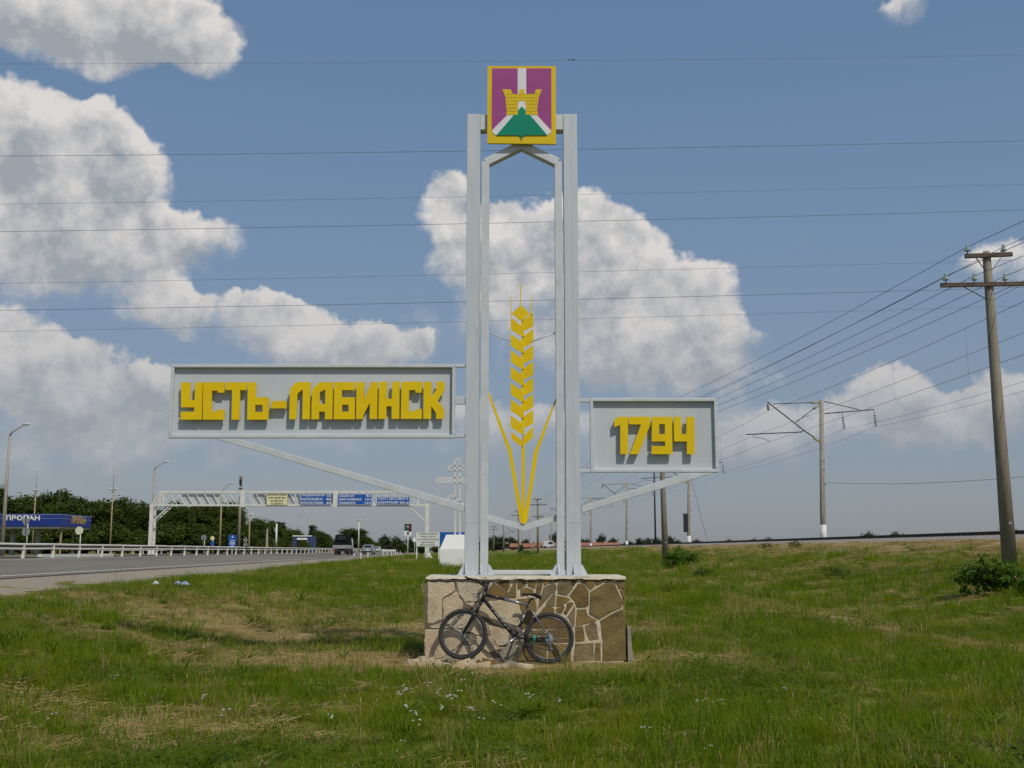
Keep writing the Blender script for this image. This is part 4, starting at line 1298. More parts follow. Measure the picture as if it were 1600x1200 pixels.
# yarrow: small white flower heads on stalks
fl = bpy.data.collections.new('flower_pieces')
for k in range(3):
    rr = random.Random(40 + k); mb = MB(); mp = MB()
    H = .20 + .05 * k
    heads = []
    for j in range(3 + k):
        a = rr.random() * 6.28; q = .05 * rr.random()
        tp = (q * math.cos(a) * 1.6, q * math.sin(a) * 1.6, H * rr.uniform(.8, 1.1))
        mb.tube([(q * .3 * math.cos(a), q * .3 * math.sin(a), 0), tp], [.0025, .0018], 4, False)
        heads.append(tp)
    for tp in heads:
        for i in range(9):
            a = rr.random() * 6.28; q = .014 * math.sqrt(rr.random())
            mp.lathe((tp[0] + q * math.cos(a), tp[1] + q * math.sin(a), tp[2] + rr.uniform(-.003, .004)), (0, 0, 1), [(0, .002), (.003, .0055), (.005, .003)], 5)
    nb = len(mb.v); nf = len(mb.f)
    mb.add(mp.v, mp.f, False)
    me = mb.mesh('flower_%d' % k); me.materials.append(grass_green); me.materials.append(petal)
    me.polygons.foreach_set('material_index', [0] * nf + [1] * (len(mb.f) - nf))
    fl.objects.link(bpy.data.objects.new('flower_%d' % k, me))
GTF = scatter_tree('flower_scatter', fl)
FLP = [(640,1075),(650,1082),(612,1090),(625,1096),(665,1088),(680,1080),(690,1092),(672,1105),(705,1075),(720,1088),(628,1132),(635,1150),(700,1125),(718,1135),(735,1130),
       (808,1098),(818,1102),(755,1112),(850,1104),(640,1165),(1065,1040),(1080,1035),(1110,1115),(1106,1120),(318,1110),(350,1125),(600,1095),(1090,1106),(1265,1130),(300,1015),(190,1070),
       (1130,1185),(1000,1165),(745,1060),(735,1056),(1460,910),(1300,915),(1440,905),(660,1150),(690,1112),(60,1130),(500,1140),(1245,1090)]
fp = []
for (u_, v_) in FLP:
    h_ = hit(u_, v_ + 14)
    for k in range(1):
        xx, yy = h_.x + rnd.uniform(-.12, .12), h_.y + rnd.uniform(-.2, .2)
        fp.append((xx, yy, gz(xx, yy) - .01))
fp = np.array(fp); n = len(fp)
GT_keep = GT; GT = GTF
o = scatter('white_flowers', fp, rs.randint(0, 3, n), np.stack([rs.normal(0, .1, n), rs.normal(0, .1, n), rs.uniform(0, 6.28, n)], 1), np.stack([rs.uniform(.5, .85, n)] * 3, 1))
GT = GT_keep
o['label'] = 'small white wild flowers scattered through the foreground grass'

# litter in the verge
def litter(u_, v_, nm, mat, label, w, h, seed):
    c = hit(u_, v_); rr = random.Random(seed); mb = MB(); vs = []; fs = []
    for i in range(6):
        for j in range(5):
            vs.append((c.x + (i / 5 - .5) * w + rr.uniform(-.02, .02), c.y + (j / 4 - .5) * w * .7, c.z + .10 + h * rr.random() * math.sin(3.14 * i / 5) * math.sin(3.14 * j / 4) + .01))
    for i in range(5):
        for j in range(4):
            a = i * 5 + j; fs.append((a, a + 5, a + 6, a + 1))
    mb.add(vs, fs)
    o = mb.build(nm, mat, None, tuple(c)); md = o.modifiers.new('t', 'SOLIDIFY'); md.thickness = .004
    tag(o, label, 'litter')
litter(283, 920, 'plastic_bag', film_blue, 'crumpled pale blue plastic bag in the roadside grass', .42, .22, 1)
litter(243, 919, 'paper_scrap', litter_white, 'small white scrap of paper left of the blue plastic bag', .16, .12, 2)

# ------------------------------------------------------------------ trees and bushes
leaf_dark = leafmat('leaf_dark', (.028, .050, .009), (.082, .105, .020), .3, wscale=.3)
leaf_mid = leafmat('leaf_mid', (.040, .066, .012), (.10, .13, .024), .3, wscale=.3)
leaf_bright = leafmat('leaf_bright', (.07, .14, .014), (.115, .19, .03), .4, wscale=.5)
leaf_far = leafmat('leaf_far', (.052, .072, .036), (.075, .10, .048), .25, wscale=.1)
def crown_mesh(nm, seed, shape, nl, leaf, mat, clumps):
    """shape: list of lobes (cx, cy, cz, rx, ry, rz); leaves sit in clumps spread through the lobes' outer volume"""
    rr = np.random.RandomState(seed)
    P_ = []; Nn = []
    per = max(1, nl // clumps)
    for c in range(clumps):
        lb_ = shape[rr.randint(len(shape))]
        d = rr.normal(size=3); d /= np.linalg.norm(d)
        q = rr.uniform(.45, 1.0) ** .6
        ctr = np.array(lb_[:3]) + d * np.array(lb_[3:]) * q
        cr = np.mean(lb_[3:]) * rr.uniform(.14, .30)
        pts = rr.normal(size=(per, 3)) * cr * np.array([1, 1, .62])
        P_.append(ctr + pts)
        nn = d * .5 + np.array([0, 0, .55]) + rr.normal(size=(per, 3)) * .55
        Nn.append(nn)
    P_ = np.concatenate(P_); Nn = np.concatenate(Nn)
    ok = P_[:, 2] > .05
    P_ = P_[ok]; Nn = Nn[ok]
    Nn /= np.linalg.norm(Nn, axis=1, keepdims=True)
    a = np.cross(Nn, rr.normal(size=Nn.shape)); a /= np.linalg.norm(a, axis=1, keepdims=True)
    b = np.cross(Nn, a)
    L = (leaf * rr.uniform(.6, 1.35, len(P_)))[:, None]
    vs = np.stack([P_ - a * L * .5, P_ + b * L * .33, P_ + a * L * .5, P_ - b * L * .33], 1).reshape(-1, 3)
    f = np.arange(len(vs)).reshape(-1, 4)
    me = bpy.data.meshes.new(nm); me.from_pydata(vs.tolist(), [], f.tolist()); me.materials.append(mat)
    return me
def trunk_mesh(nm, seed, h, r, spread, forks=5, mat=bark):
    rr = random.Random(seed); mb = MB()
    mb.tube([(0, 0, -.2), (rr.uniform(-.05, .05) * h, 0, h * .3), (0, rr.uniform(-.04, .04) * h, h * .62), (0, 0, h * .9)], [r * 1.25, r, r * .7, r * .2], 7)
    for k in range(forks):
        a = 6.28 * k / forks + rr.random(); z0 = h * rr.uniform(.22, .6); L = spread * rr.uniform(.6, 1)
        mb.tube([(0, 0, z0), (math.cos(a) * L * .5, math.sin(a) * L * .5, z0 + h * .14), (math.cos(a) * L, math.sin(a) * L, z0 + h * rr.uniform(.2, .38))], [r * .5, r * .32, r * .1], 5)
    me = mb.mesh(nm); me.materials.append(mat)
    return me
def lobes(seed, n, w, z0, z1, r):
    rr = random.Random(seed)
    out = []
    for k in range(n):
        f = (k + .5) / n; z = z0 + (z1 - z0) * f
        t = math.sin(min(1, f * 1.25) * math.pi * .8 + .45)
        a = rr.random() * 6.28; q = w * t * rr.uniform(.2, .8)
        out.append((math.cos(a) * q, math.sin(a) * q, z, r * rr.uniform(.7, 1.15), r * rr.uniform(.7, 1.15), r * rr.uniform(.6, .9)))
    return out
KIND = {}
def kindof(k, crown, trunk): KIND[k] = (crown, trunk)
kindof('broad', crown_mesh('broad_crown', 1, lobes(1, 13, 3.0, 2.2, 7.6, 1.75), 9000, .34, leaf_dark, 330), trunk_mesh('broad_trunk', 1, 7.5, .22, 2.6))
kindof('round', crown_mesh('round_crown', 2, lobes(2, 11, 2.6, 2.0, 7.4, 1.9), 9000, .34, leaf_mid, 300), trunk_mesh('round_trunk', 2, 7, .2, 2.4))
kindof('tall', crown_mesh('tall_crown', 3, lobes(3, 14, 2.0, 1.6, 8.6, 1.45), 8000, .32, leaf_dark, 320), trunk_mesh('tall_trunk', 3, 8, .2, 1.8))
kindof('bushy', crown_mesh('bushy_crown', 4, lobes(4, 10, 2.4, .8, 4.4, 1.35), 7000, .28, leaf_mid, 260), trunk_mesh('bushy_trunk', 4, 4, .14, 1.8))
kindof('poplar', crown_mesh('poplar_crown', 5, lobes(5, 12, .6, 1.0, 10.0, 1.15), 6000, .32, leaf_far, 240), trunk_mesh('poplar_trunk', 5, 9.5, .18, .8))
kindof('far', crown_mesh('far_crown', 6, lobes(6, 12, 3.2, 1.0, 7.0, 1.9), 3600, .55, leaf_far, 220), trunk_mesh('far_trunk', 6, 6.5, .22, 2.4))
NAMES = {'broad': 'broadleaf_tree', 'round': 'broadleaf_tree', 'tall': 'broadleaf_tree', 'bushy': 'small_tree', 'poplar': 'poplar_tree', 'far': 'distant_tree'}
def tree(k, loc, scale, rz, label, group=None, sxy=None):
    t = thing(NAMES[k], label, 'tree', tuple(loc), group)
    cm, tm = KIND[k]
    for nm, me in (('trunk', tm), ('crown', cm)):
        o = bpy.data.objects.new(nm, me); C.objects.link(o); o.parent = t
    t.rotation_euler = (0, 0, rz); t.scale = ((sxy or scale),) * 2 + (scale,)
    return t
def tree_px(k, u, vtop, y, label, group=None, wide=1.0, rz=None, hk={'broad': 9.0, 'round': 8.9, 'tall': 9.8, 'bushy': 5.5, 'poplar': 11.0, 'far': 8.6}):
    p = at(u, y); top = P(u, vtop, y).z
    s = (top - p.z) / hk[k]
    return tree(k, p, s, rnd.random() * 6.28 if rz is None else rz, label, group, s * wide)
WG = 'trees of the dark wood behind the blue canopy'
WL = 'dark green broadleaf tree in the wood behind the blue canopy and lamp posts'
for i, (u, vt, y) in enumerate([(-30, 768, 150), (12, 766, 152), (45, 770, 149), (75, 772, 153), (105, 769, 148), (135, 774, 151), (168, 777, 150), (200, 781, 153), (228, 786, 149),
                                (258, 789, 152), (288, 786, 150), (316, 783, 147), (345, 785, 150), (368, 790, 146)]):
    tree_px(('broad', 'round', 'tall')[(i * 5 + i // 2) % 3], u, vt + (i * 37 % 19 - 6), y, 'front row tree of the dark wood behind the blue canopy, %s from the left' % ORD[i], WG, 1.0 + .05 * (i * 7 % 5))
for i, (u, vt, y) in enumerate([(-12, 764, 162), (30, 771, 160), (60, 767, 164), (92, 771, 161), (122, 776, 163), (152, 772, 160), (185, 779, 162), (214, 783, 164), (243, 788, 160), (272, 786, 163), (302, 783, 161), (330, 783, 163), (357, 786, 160)]):
    tree_px(('tall', 'broad', 'round')[(i * 2 + i // 3) % 3], u, vt + (i * 23 % 17 - 9), y, 'rear row tree of the dark wood behind the blue canopy, %s from the left' % ORD[i], WG, 1.0 + .06 * (i * 3 % 5))
for i, u in enumerate(range(-14, 392, 29)):
    tree_px('bushy', u + rnd.uniform(-6, 6), 815 + rnd.uniform(-8, 10), 141 + rnd.uniform(-2, 2), 'dense low tree at the foot of the dark wood, %s from the left' % ORD[i], 'undergrowth trees of the dark wood', 1.5)
MID = [('round', 402, 806, 190, 'bushy tree next right of the dark wood, behind the ochre lamp post', 1.1), ('broad', 424, 812, 200, 'second bushy tree right of the dark wood', 1.1),
       ('poplar', 438, 813, 210, 'narrow upright tree right of the tall white post', 1.6), ('bushy', 450, 822, 205, 'low tree left of the blue filling station front', 1.3),
       ('bushy', 463, 824, 260, 'small round tree above the blue filling station front', 1.2), ('poplar', 488, 818, 270, 'pointed dark poplar right of the blue filling station front', 1.4),
       ('round', 497, 826, 262, 'round tree beside the pointed poplar', 1.0), ('bushy', 507, 830, 250, 'low tree between the pointed poplar and the truck', 1.3),
       ('bushy', 472, 842, 166, 'low bushy tree standing under the blue station front', 1.4), ('bushy', 415, 838, 180, 'low shrubby tree behind the round traffic sign backs', 1.6),
       ('bushy', 440, 840, 185, 'low shrubby tree behind the far guard rail, left of the blue station', 1.6), ('bushy', 390, 834, 175, 'low shrubby tree at the right edge of the dark wood', 1.4),
       ('round', 545, 823, 300, 'left of two round tree tops behind the dark truck', 1.5), ('broad', 561, 825, 310, 'round tree behind the white light mast', 1.5), ('bushy', 572, 836, 300, 'low tree between the light mast and the silver car', 1.5),
       ('far', 600, 834, 330, 'spreading tree left of the green and red billboard', 1.4), ('far', 618, 836, 340, 'spreading tree behind the green and red billboard', 1.4),
       ('far', 640, 838, 335, 'spreading tree behind the white text board', 1.4), ('bushy', 586, 846, 320, 'low tree above the far white car', 1.6), ('bushy', 525, 846, 280, 'low tree left of the dark truck', 1.6),
       ('bushy', 630, 848, 300, 'low shrubby tree behind the marker posts', 1.8), ('bushy', 660, 850, 300, 'low shrubby tree behind the gantry foot', 1.8), ('bushy', 680, 851, 310, 'low shrubby tree behind the blue board', 1.8)]
for k, u, vt, y, lab, wd in MID: tree_px(k, u, vt, y, lab, None, wd)
FARG = 'low trees along the horizon beyond the railway'
FARL = 'low dark tree on the horizon beyond the railway and brick sheds'
FO = {}
FARS = sorted([(757, 842, 420), (772, 844, 430), (786, 843, 410), (797, 847, 420), (822, 849, 440), (895, 846, 460), (905, 846, 470), (918, 848, 465), (958, 849, 480), (980, 852, 470), (1000, 848, 450), (1012, 846, 455), (1026, 848, 460), (1046, 844, 470),
                                (1060, 848, 465), (1090, 850, 480), (1120, 852, 500), (1200, 844, 430), (1180, 848, 460), (1360, 838, 420), (1400, 836, 400), (1140, 851, 480), (985, 850, 440), (1580, 831, 380)])
FO = list(range(len(FARS)))
for i, (u, vt, y) in enumerate(FARS):
    tree_px('far', u, vt - 6 - (i * 13 % 5), y, 'low dark tree on the horizon beyond the railway, %s from the left' % ORD[FO[i]], FARG, 1.6)
tree_px('far', 868, 829, 400, 'large round tree behind the brick sheds, left of the right column', None, 1.2)
tree_px('far', 834, 846, 330, 'second round tree behind the middle of the brick sheds', None, 1.2)
tree_px('far', 815, 850, 250, 'round dark tree in front of the brick sheds', None, 1.5)
tree_px('far', 941, 832, 430, 'tall squarish tree rising behind the long brick shed', None, .9)

# bushes on the embankment side
def bush(u, v, w, h, nl, leaf, mat, label, seed, hscale=1.0):
    c = hit(u, v)
    sh = [(0, 0, h * .5, w * .5, w * .42, h * .5), (-w * .25, 0, h * .35, w * .3, w * .3, h * .4), (w * .27, 0, h * .45, w * .3, w * .3, h * .4)]
    t = thing('bush', label, 'bush', tuple(c))
    me = crown_mesh('foliage', seed, sh, nl, leaf, mat, 90)
    o = bpy.data.objects.new('foliage', me); C.objects.link(o); o.parent = t
    mb = MB(); rr = random.Random(seed)
    for k in range(9):
        a = rr.random() * 6.28; q = w * .4 * rr.random()
        mb.tube([(0, 0, -.05), (q * .5 * math.cos(a), q * .5 * math.sin(a), h * .5), (q * math.cos(a), q * math.sin(a), h * .85)], [.015, .01, .004], 5)
    me = mb.mesh('stems'); me.materials.append(bark)
    o = bpy.data.objects.new('stems', me); C.objects.link(o); o.parent = t
bush(1546, 930, 1.35, .85, 1700, .12, leaf_bright, 'leafy green bush in front of the foot of the near concrete pole', 3)
bush(1612, 930, .6, .45, 500, .11, leaf_bright, 'leafy bush cut off by the right edge of the picture', 31)
bush(1061, 888, 1.6, 1.0, 1300, .15, leaf_bright, 'green bush at the foot of the second concrete pole', 5)
bush(1312, 902, .7, .35, 350, .09, leaf_bright, 'small low bush halfway up the embankment', 7)
bush(1195, 858, .8, .4, 160, .12, leaf_mid, 'shrub on the embankment edge left of the catenary mast', 9)
bush(1243, 857, .7, .45, 150, .12, leaf_mid, 'shrub on the embankment edge nearest the catenary mast', 10)
bush(822, 868, 2.6, 1.0, 500, .2, leaf_bright, 'small bush on the meadow seen between the columns', 12)
bush(1100, 903, .8, .35, 350, .09, leaf_mid, 'tiny weedy bush on the meadow below the second pole', 14)

# ------------------------------------------------------------------ guard rails
def guard_rail(label, s, zg, y0, y1, step, group=None, dark=True):
    g = thing('guard_rail', label, 'guard rail', tuple(along(s, y0, zg)))
    go = tuple(g.location)
    prof = [(-.01, .40), (-.05, .41), (-.065, .45), (-.060, .475), (.0, .50), (.0, .61), (-.060, .635), (-.065, .665), (-.05, .71), (-.01, .72), (.012, .72), (.012, .40)]
    vs = []; fs = []; k = len(prof)
    yy = np.concatenate([np.arange(y0, min(y1, 140), step), np.geomspace(min(y1, 140), y1, 8)]) if y1 > 140 else np.arange(y0, y1, step)
    for y in yy:
        for (dx, dz) in prof: vs.append(along(s + dx, y, zg + dz + .012 * math.sin(y * .9)))
    for i in range(len(yy) - 1):
        for j in range(k):
            fs.append((i * k + j, i * k + (j + 1) % k, (i + 1) * k + (j + 1) % k, (i + 1) * k + j))
    m = MB(); m.add(vs, fs); m.build('rail_beam', rail_w, g, go, fixn=True)
    if dark:                       # dark strip standing in for the shade in the groove between the ridges
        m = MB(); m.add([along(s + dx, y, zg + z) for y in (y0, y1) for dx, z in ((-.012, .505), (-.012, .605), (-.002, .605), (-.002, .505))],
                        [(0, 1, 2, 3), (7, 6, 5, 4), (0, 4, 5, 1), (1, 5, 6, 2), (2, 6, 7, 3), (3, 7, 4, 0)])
        m.build('groove_shade_strip', rail_dark, g, go, fixn=True)
    pm = MB(); pm.span((-.06, .015, -.1), (.06, .13, .66)); me = pm.mesh('post'); me.materials.append(rail_w)
    y = y0
    while y < y1 and y < 330:
        o = bpy.data.objects.new('post', me); C.objects.link(o); o.parent = g
        o.location = along(s, y, zg) - Vector(go); y += step if y < 200 else step * 2
    return g
guard_rail('long white guard rail along the far edge of the near carriageway', 21.0, 1.135, 26, 520, 4.0)
guard_rail('farther white guard rail seen through the posts of the long one', 36.0, 1.06, 112, 300, 4.0, dark=False)

# ------------------------------------------------------------------ filling station canopy
y0 = 110.0
xa, xb = P(-75, 815, y0).x, P(95, 815, y0).x
zt_, zb_ = P(60, 803, y0).z, P(60, 825.5, y0).z
cn = thing('station_canopy', 'blue filling station canopy lettered ПРОПАН beyond the guard rail', 'canopy', ((xa + xb) / 2, y0 + 4, gz((xa + xb) / 2, y0)))
co_ = tuple(cn.location)
m = MB(); m.span((xa, y0, zb_ + .18), (xb, y0 + 8, zt_)); fa = m.build('fascia', blue_canopy, cn, co_, bevel=.05)
m = MB(); m.span((xa + .1, y0 + .1, zb_), (xb - .1, y0 + 7.9, zb_ + .18)); m.build('soffit', sign_back, cn, co_)
m = MB(); zz = P(60, 810, y0).z
m.span((xa, y0 - .03, zz - .03), (xb + .03, y0 + .01, zz + .03)); m.span((xb - .01, y0 - .03, zz - .03), (xb + .03, y0 + 8, zz + .03)); m.span((xa, y0 - .03, zt_ - .12), (xb + .03, y0 + .01, zt_ - .02)); m.span((xb - .01, y0 + .02, zt_ - .12), (xb + .035, y0 + 8, zt_ - .02))
m.build('trim_line', blue_trim, fa, co_)
m = MB(); put_text(m, 'ПРОПАН', P(9.5, 813, y0).x, P(0, 813, y0).z, P(61.5, 813, y0).x, P(0, 806, y0).z, y0 - .035, bold=.05); m.build('lettering', white_print, fa, co_)
vs, fs = text_loops('ПРОПАН', 1.0)
ax_ = min(v[0] for v in vs); bx_ = max(v[0] for v in vs); ay_ = min(v[1] for v in vs); by_ = max(v[1] for v in vs)
m = MB(); m.add([(xb + .04, y0 + 2.6 + 3.6 * (v[0] - ax_) / (bx_ - ax_), zz - .45 + .75 * (v[1] - ay_) / (by_ - ay_)) for v in vs], fs)
m.add([(xb + .044, y0 + 2.68 + 3.6 * (v[0] - ax_) / (bx_ - ax_), zz - .42 + .75 * (v[1] - ay_) / (by_ - ay_)) for v in vs], fs); kind(m.build('side_lettering', orange_print, fa, co_), 'stuff')
for (u, dy, w) in ((59, 4, .42), (100, 1.0, .16), (113.5, 6.5, .16), (20, 4, .42)):
    p = P(u, 840, y0 + dy); x_ = min(p.x, xb - .3)
    m = MB(); m.span((x_ - w / 2, y0 + dy - w / 2, co_[2] - .1), (x_ + w / 2, y0 + dy + w / 2, zb_ + .01)); m.build('column', sign_back if w > .3 else lamp_yellow, cn, co_)
k0, k1 = P(62, 867, 70), P(175, 866, 84)
m = MB(); m.bar((k0.x, 70, 1.16), (k1.x, 84, 1.16), .25, .2); tag(m.build('kerb', whitewash, None, (k0.x, 70, 1.06)), 'low whitewashed kerb behind the long guard rail', 'kerb')

# ------------------------------------------------------------------ lamp posts
def lamp_post(u, y, vtop, ul, vl, label, mat, twin=False, mast=None, r=.09):
    b = at(u, y); top = P(u, vtop, y); hd = P(ul, vl, y)
    t = thing('lamp_post', label, 'lamp post', tuple(b)); o_ = tuple(b)
    m = MB(); m.tube([(b.x, y, b.z - .1), (b.x, y, top.z)], [r * 1.3, r * .7], 8); m.build('shaft', mat, t, o_)
    hs = [hd] + ([Vector((2 * b.x - hd.x, y, hd.z + .05))] if twin else [])
    for h in hs:
        s = 1 if h.x > b.x else -1
        m = MB(); m.tube([(b.x, y, top.z - .02), (b.x + s * .12, y, top.z + .3 * (h.z - top.z)), (h.x - s * .1, y, h.z)], [r * .55, r * .45, r * .35], 6); m.build('arm', mat, t, o_)
        m = MB(); m.lathe((h.x - s * .25, y, h.z - .02), (s, 0, .12), [(0, .04), (.1, .09), (.35, .11), (.5, .07), (.55, .02)], 8); m.build('lamp_head', lamp_head_m, t, o_)
    if mast:
        m = MB(); m.tube([(b.x, y, top.z), (b.x, y, P(u, mast, y).z)], .03, 5); m.build('lightning_rod', mat, t, o_)
lamp_post(3, 74, 681, 41, 663, 'tall grey lamp post at the left edge of the picture, arm pointing right', lamp_grey, r=.12)
lamp_post(235.5, 112, 734, 260, 721.5, 'tall lamp post behind the left leg of the gantry', lamp_grey, r=.12)
lamp_post(343, 134, 770, 362, 755, 'ochre lamp post under the gantry, left of the blue information board', lamp_yellow, r=.12)
lamp_post(50, 128, 772, 58, 766, 'twin headed lamp post behind the blue canopy', lamp_yellow, True, 735)
lamp_post(171.5, 128, 770, 181, 764.5, 'twin headed lamp post with a thin rod, right of the blue canopy', lamp_yellow, True, 730)
lamp_post(388.5, 134, 806, 393, 804, 'slender ochre lamp post right of the twin traffic sign backs', lamp_yellow, r=.1)
lamp_post(465, 260, 808, 476, 800, 'faint lamp post above the blue station front', lamp_grey, r=.09)
b = at(560, 285); t = thing('light_mast', 'white light mast with a flat cross head right of the truck', 'light mast', tuple(b)); o_ = tuple(b)
m = MB(); m.tube([(b.x, b.y, b.z), (b.x, b.y, P(560, 813, 285).z)], [.17, .12], 8); m.build('shaft', white_metal, t, o_)
m = MB(); m.box((b.x, b.y, P(560, 812.5, 285).z), (1.7, .6, .22)); m.build('lamp_head', lamp_head_m, t, o_, bevel=.05)

# other posts left of the tower
b = at(372.5, 134); t = thing('utility_pole', 'concrete pole with a dark fitting on top, rising behind the gantry beam', 'utility pole', tuple(b)); o_ = tuple(b)
zt2 = P(372, 744, 134).z
m = MB(); m.tube([(b.x, b.y, b.z), (b.x, b.y, zt2)], [.2, .13], 8); m.build('shaft', conc, t, o_)
m = MB(); m.box((b.x, b.y - .15, zt2 - .7), (.3, .2, .7)); m.box((b.x, b.y - .1, zt2 - 1.5), (.5, .1, .1)); m.box((b.x, b.y - .1, zt2 - .15), (.45, .1, .08)); m.build('switch_box', dark_steel, t, o_)
b = at(416.5, 175); m = MB(); m.tube([(b.x, b.y, b.z), (b.x, b.y, b.z + 1), (b.x, b.y, P(416, 826, 175).z)], [.42, .22, .1], 8)
tag(m.build('tapered_post', conc_l, None, tuple(b)), 'pale post widening at its foot, left of the tall white post', 'post')
b = at(431, 180); t = thing('white_post', 'tall whitewashed post with a bracket and small board, left of the narrow tree', 'post', tuple(b)); o_ = tuple(b)
zt2 = P(431, 818, 180).z
m = MB(); m.tube([(b.x, b.y, b.z), (b.x, b.y, zt2)], [.2, .13], 8); m.build('shaft', white_metal, t, o_)
m = MB(); m.box((b.x - .2, b.y - .2, zt2 - 1.0), (.25, .25, .7)); m.box((b.x - .55, b.y - .2, b.z + 1.35), (.5, .05, .6)); m.box((b.x, b.y - .25, b.z + 1.2), (.4, .05, .6)); m.build('board', sign_back, t, o_)

# traffic signs
def road_sign(u, y, v_top, items, label, post=white_metal):
    """items: (shape, v centre, size px, material)"""
    b = at(u, y); b.z = min(b.z, 1.06)
    t = thing('traffic_sign', label, 'traffic sign', tuple(b)); o_ = tuple(b)
    m = MB(); m.tube([(b.x, y + .04, b.z - .1), (b.x, y + .04, P(u, v_top, y).z)], .045, 8); m.build('post', post, t, o_)
    for sh_, v, s, mt in items:
        c = P(u, v, y); r = s / 2 * y / FPX
        m = MB()
        if sh_ == 'disc': m.lathe((c.x, y - .03, c.z), (0, 1, 0), [(0, r), (.012, r)], 24, False)
        elif sh_ == 'tri': m.prism([[(c.x - r, c.z + r * .85), (c.x + r, c.z + r * .85), (c.x, c.z - r * .9)]], y - .03, y - .018)
        elif sh_ == 'square': m.span((c.x - r, y - .03, c.z - r), (c.x + r, y - .018, c.z + r))
        p = m.build('sign_plate', mt, t, o_, fixn=True)
        if mt is sign_back:
            m = MB(); m.span((c.x - .025, y - .05, c.z - r * .9), (c.x + .025, y - .031, c.z + r * .9)); m.build('clamp_bar', dark_steel, p, o_)
road_sign(40.5, 93, 806, [('disc', 831, 13, sign_back), ('tri', 817, 16, sign_back)], 'backs of a triangular and a round traffic sign on one white post')
road_sign(124, 95, 824, [('disc', 829, 12.5, cream_disc)], 'round cream traffic sign right of the blue canopy')
road_sign(318.5, 132, 836, [('disc', 840, 8.5, sign_back)], 'small round traffic sign back right of the gantry leg')
road_sign(332, 133, 838, [('disc', 841, 6.5, yellow_board), ('square', 849, 6, blue_sign)], 'small yellow and blue traffic signs right of the round sign back')
road_sign(383.5, 131, 840, [('disc', 844, 6.5, sign_back), ('disc', 851, 6.5, sign_back)], 'two round traffic sign backs one above the other')
road_sign(647.5, 200, 839, [('disc', 843.5, 6.5, white_print)], 'round white traffic sign just left of the white text board')

def board_on_legs(u0, u1, v0, v1, y, lines, mat, ink, label, nm='notice_board', legv=873, leg=white_metal, size=.8, cat='notice board', legs=2):
    a, c = P(u0, v0, y), P(u1, v1, y); gb = at((u0 + u1) / 2, y)
    t = thing(nm, label, cat, ((a.x + c.x) / 2, y, gb.z)); o_ = tuple(t.location)
    m = MB(); m.span((a.x, y, c.z), (c.x, y + .06, a.z)); p = m.build('panel', mat, t, o_, bevel=.01)
    for k in range(legs):
        x_ = a.x + .06 + (c.x - a.x - .12) * (k / max(1, legs - 1) if legs > 1 else .5)
        m = MB(); m.span((x_ - .05, y + .062, gb.z - .2), (x_ + .05, y + .15, a.z - .02)); m.build('leg', leg, t, o_)
    if lines:
        m = MB(); H = (a.z - c.z) / len(lines)
        for i, ln_ in enumerate(lines):
            zc_ = a.z - H * (i + .5)
            if isinstance(ln_, tuple):
                txt, f0, f1 = ln_
            else:
                txt, f0, f1 = ln_, .06, .94
            W_ = c.x - a.x
            put_text(m, txt, a.x + W_ * f0, zc_ - H * size / 2, a.x + W_ * f1, zc_ + H * size / 2, y - .006, bold=H * .012)
        kind(m.build('lettering', ink, p, o_), 'stuff')
    return t
board_on_legs(650.2, 686.8, 832, 854, 95, [('ТЕЛЕФОН ДОВЕРИЯ', .12, .88), ('УГИБДД ГУВД ПО', .17, .82), ('КРАСНОДАРСКОМУ КРАЮ', .03, .96), ('8-861-2-24-58-48', .22, .77), ('КРУГЛОСУТОЧНО', .17, .82)],
              whitewash, black_print, 'white notice board with five lines of dark text beside the white block', size=.62)
board_on_legs(687.2, 727, 831.5, 855, 97, [('ДОБРО ПОЖАЛОВАТЬ', .08, .9), '', ('В ГОРОД', .1, .6)][:0], blue_sign, white_print, 'blue board half hidden behind the white block', leg=lamp_yellow)
board_on_legs(357.5, 368.5, 836, 855.5, 133, [('АЗС', .3, .7), ('ГАЗ', .2, .8), ('БЕНЗИН', .2, .8), ('24 ЧАСА', .15, .9)][:0], blue_sign, white_print, 'upright blue information board with pale lines beside the dark wood', legs=1)
y = 132.9; a = P(357.5, 836, y); c = P(368.5, 855.5, y)
par = [o for o in C.objects if o.get('label', '').startswith('upright blue information')][0]
m = MB()
W_ = c.x - a.x; H = a.z - c.z
for f0, f1, zf in ((.42, .58, .1), (.38, .62, .18), (.2, .8, .45), (.15, .85, .62), (.2, .8, .72), (.3, .7, .9)):
    m.span((a.x + W_ * f0, y + .07, a.z - H * zf - .04), (a.x + W_ * f1, y + .098, a.z - H * zf + .04))
m.build('pale_lines', white_print, par, tuple(par.location))

# blue station front far down the road
y = 172.0
b = at(472, y); t = thing('filling_station', 'far blue station front with a white band, left of the pointed poplar', 'station', tuple(b)); o_ = tuple(b)
def pz(v): return P(472, v, y).z
def px_(u): return P(u, 845, y).x
m = MB(); m.span((px_(457.5), y, b.z), (px_(463), y + 4, pz(837))); m.span((px_(481.5), y, b.z), (px_(487), y + 4, pz(837))); m.span((px_(463) + .001, y, pz(845)), (px_(481.5) - .001, y + 4, pz(837.5))); m.build('wall', pmat('faded_blue', (.03, .055, .16), (.025, .045, .13), 2, .7), t, o_)
m = MB(); m.span((px_(457), y - .1, pz(838.2)), (px_(487), y - .01, pz(836.6))); m.build('white_band', white_print, t, o_)
m = MB(); m.span((px_(464), y - .1, pz(843.5)), (px_(480), y - .01, pz(840.5))); m.build('name_panel', white_print, t, o_)

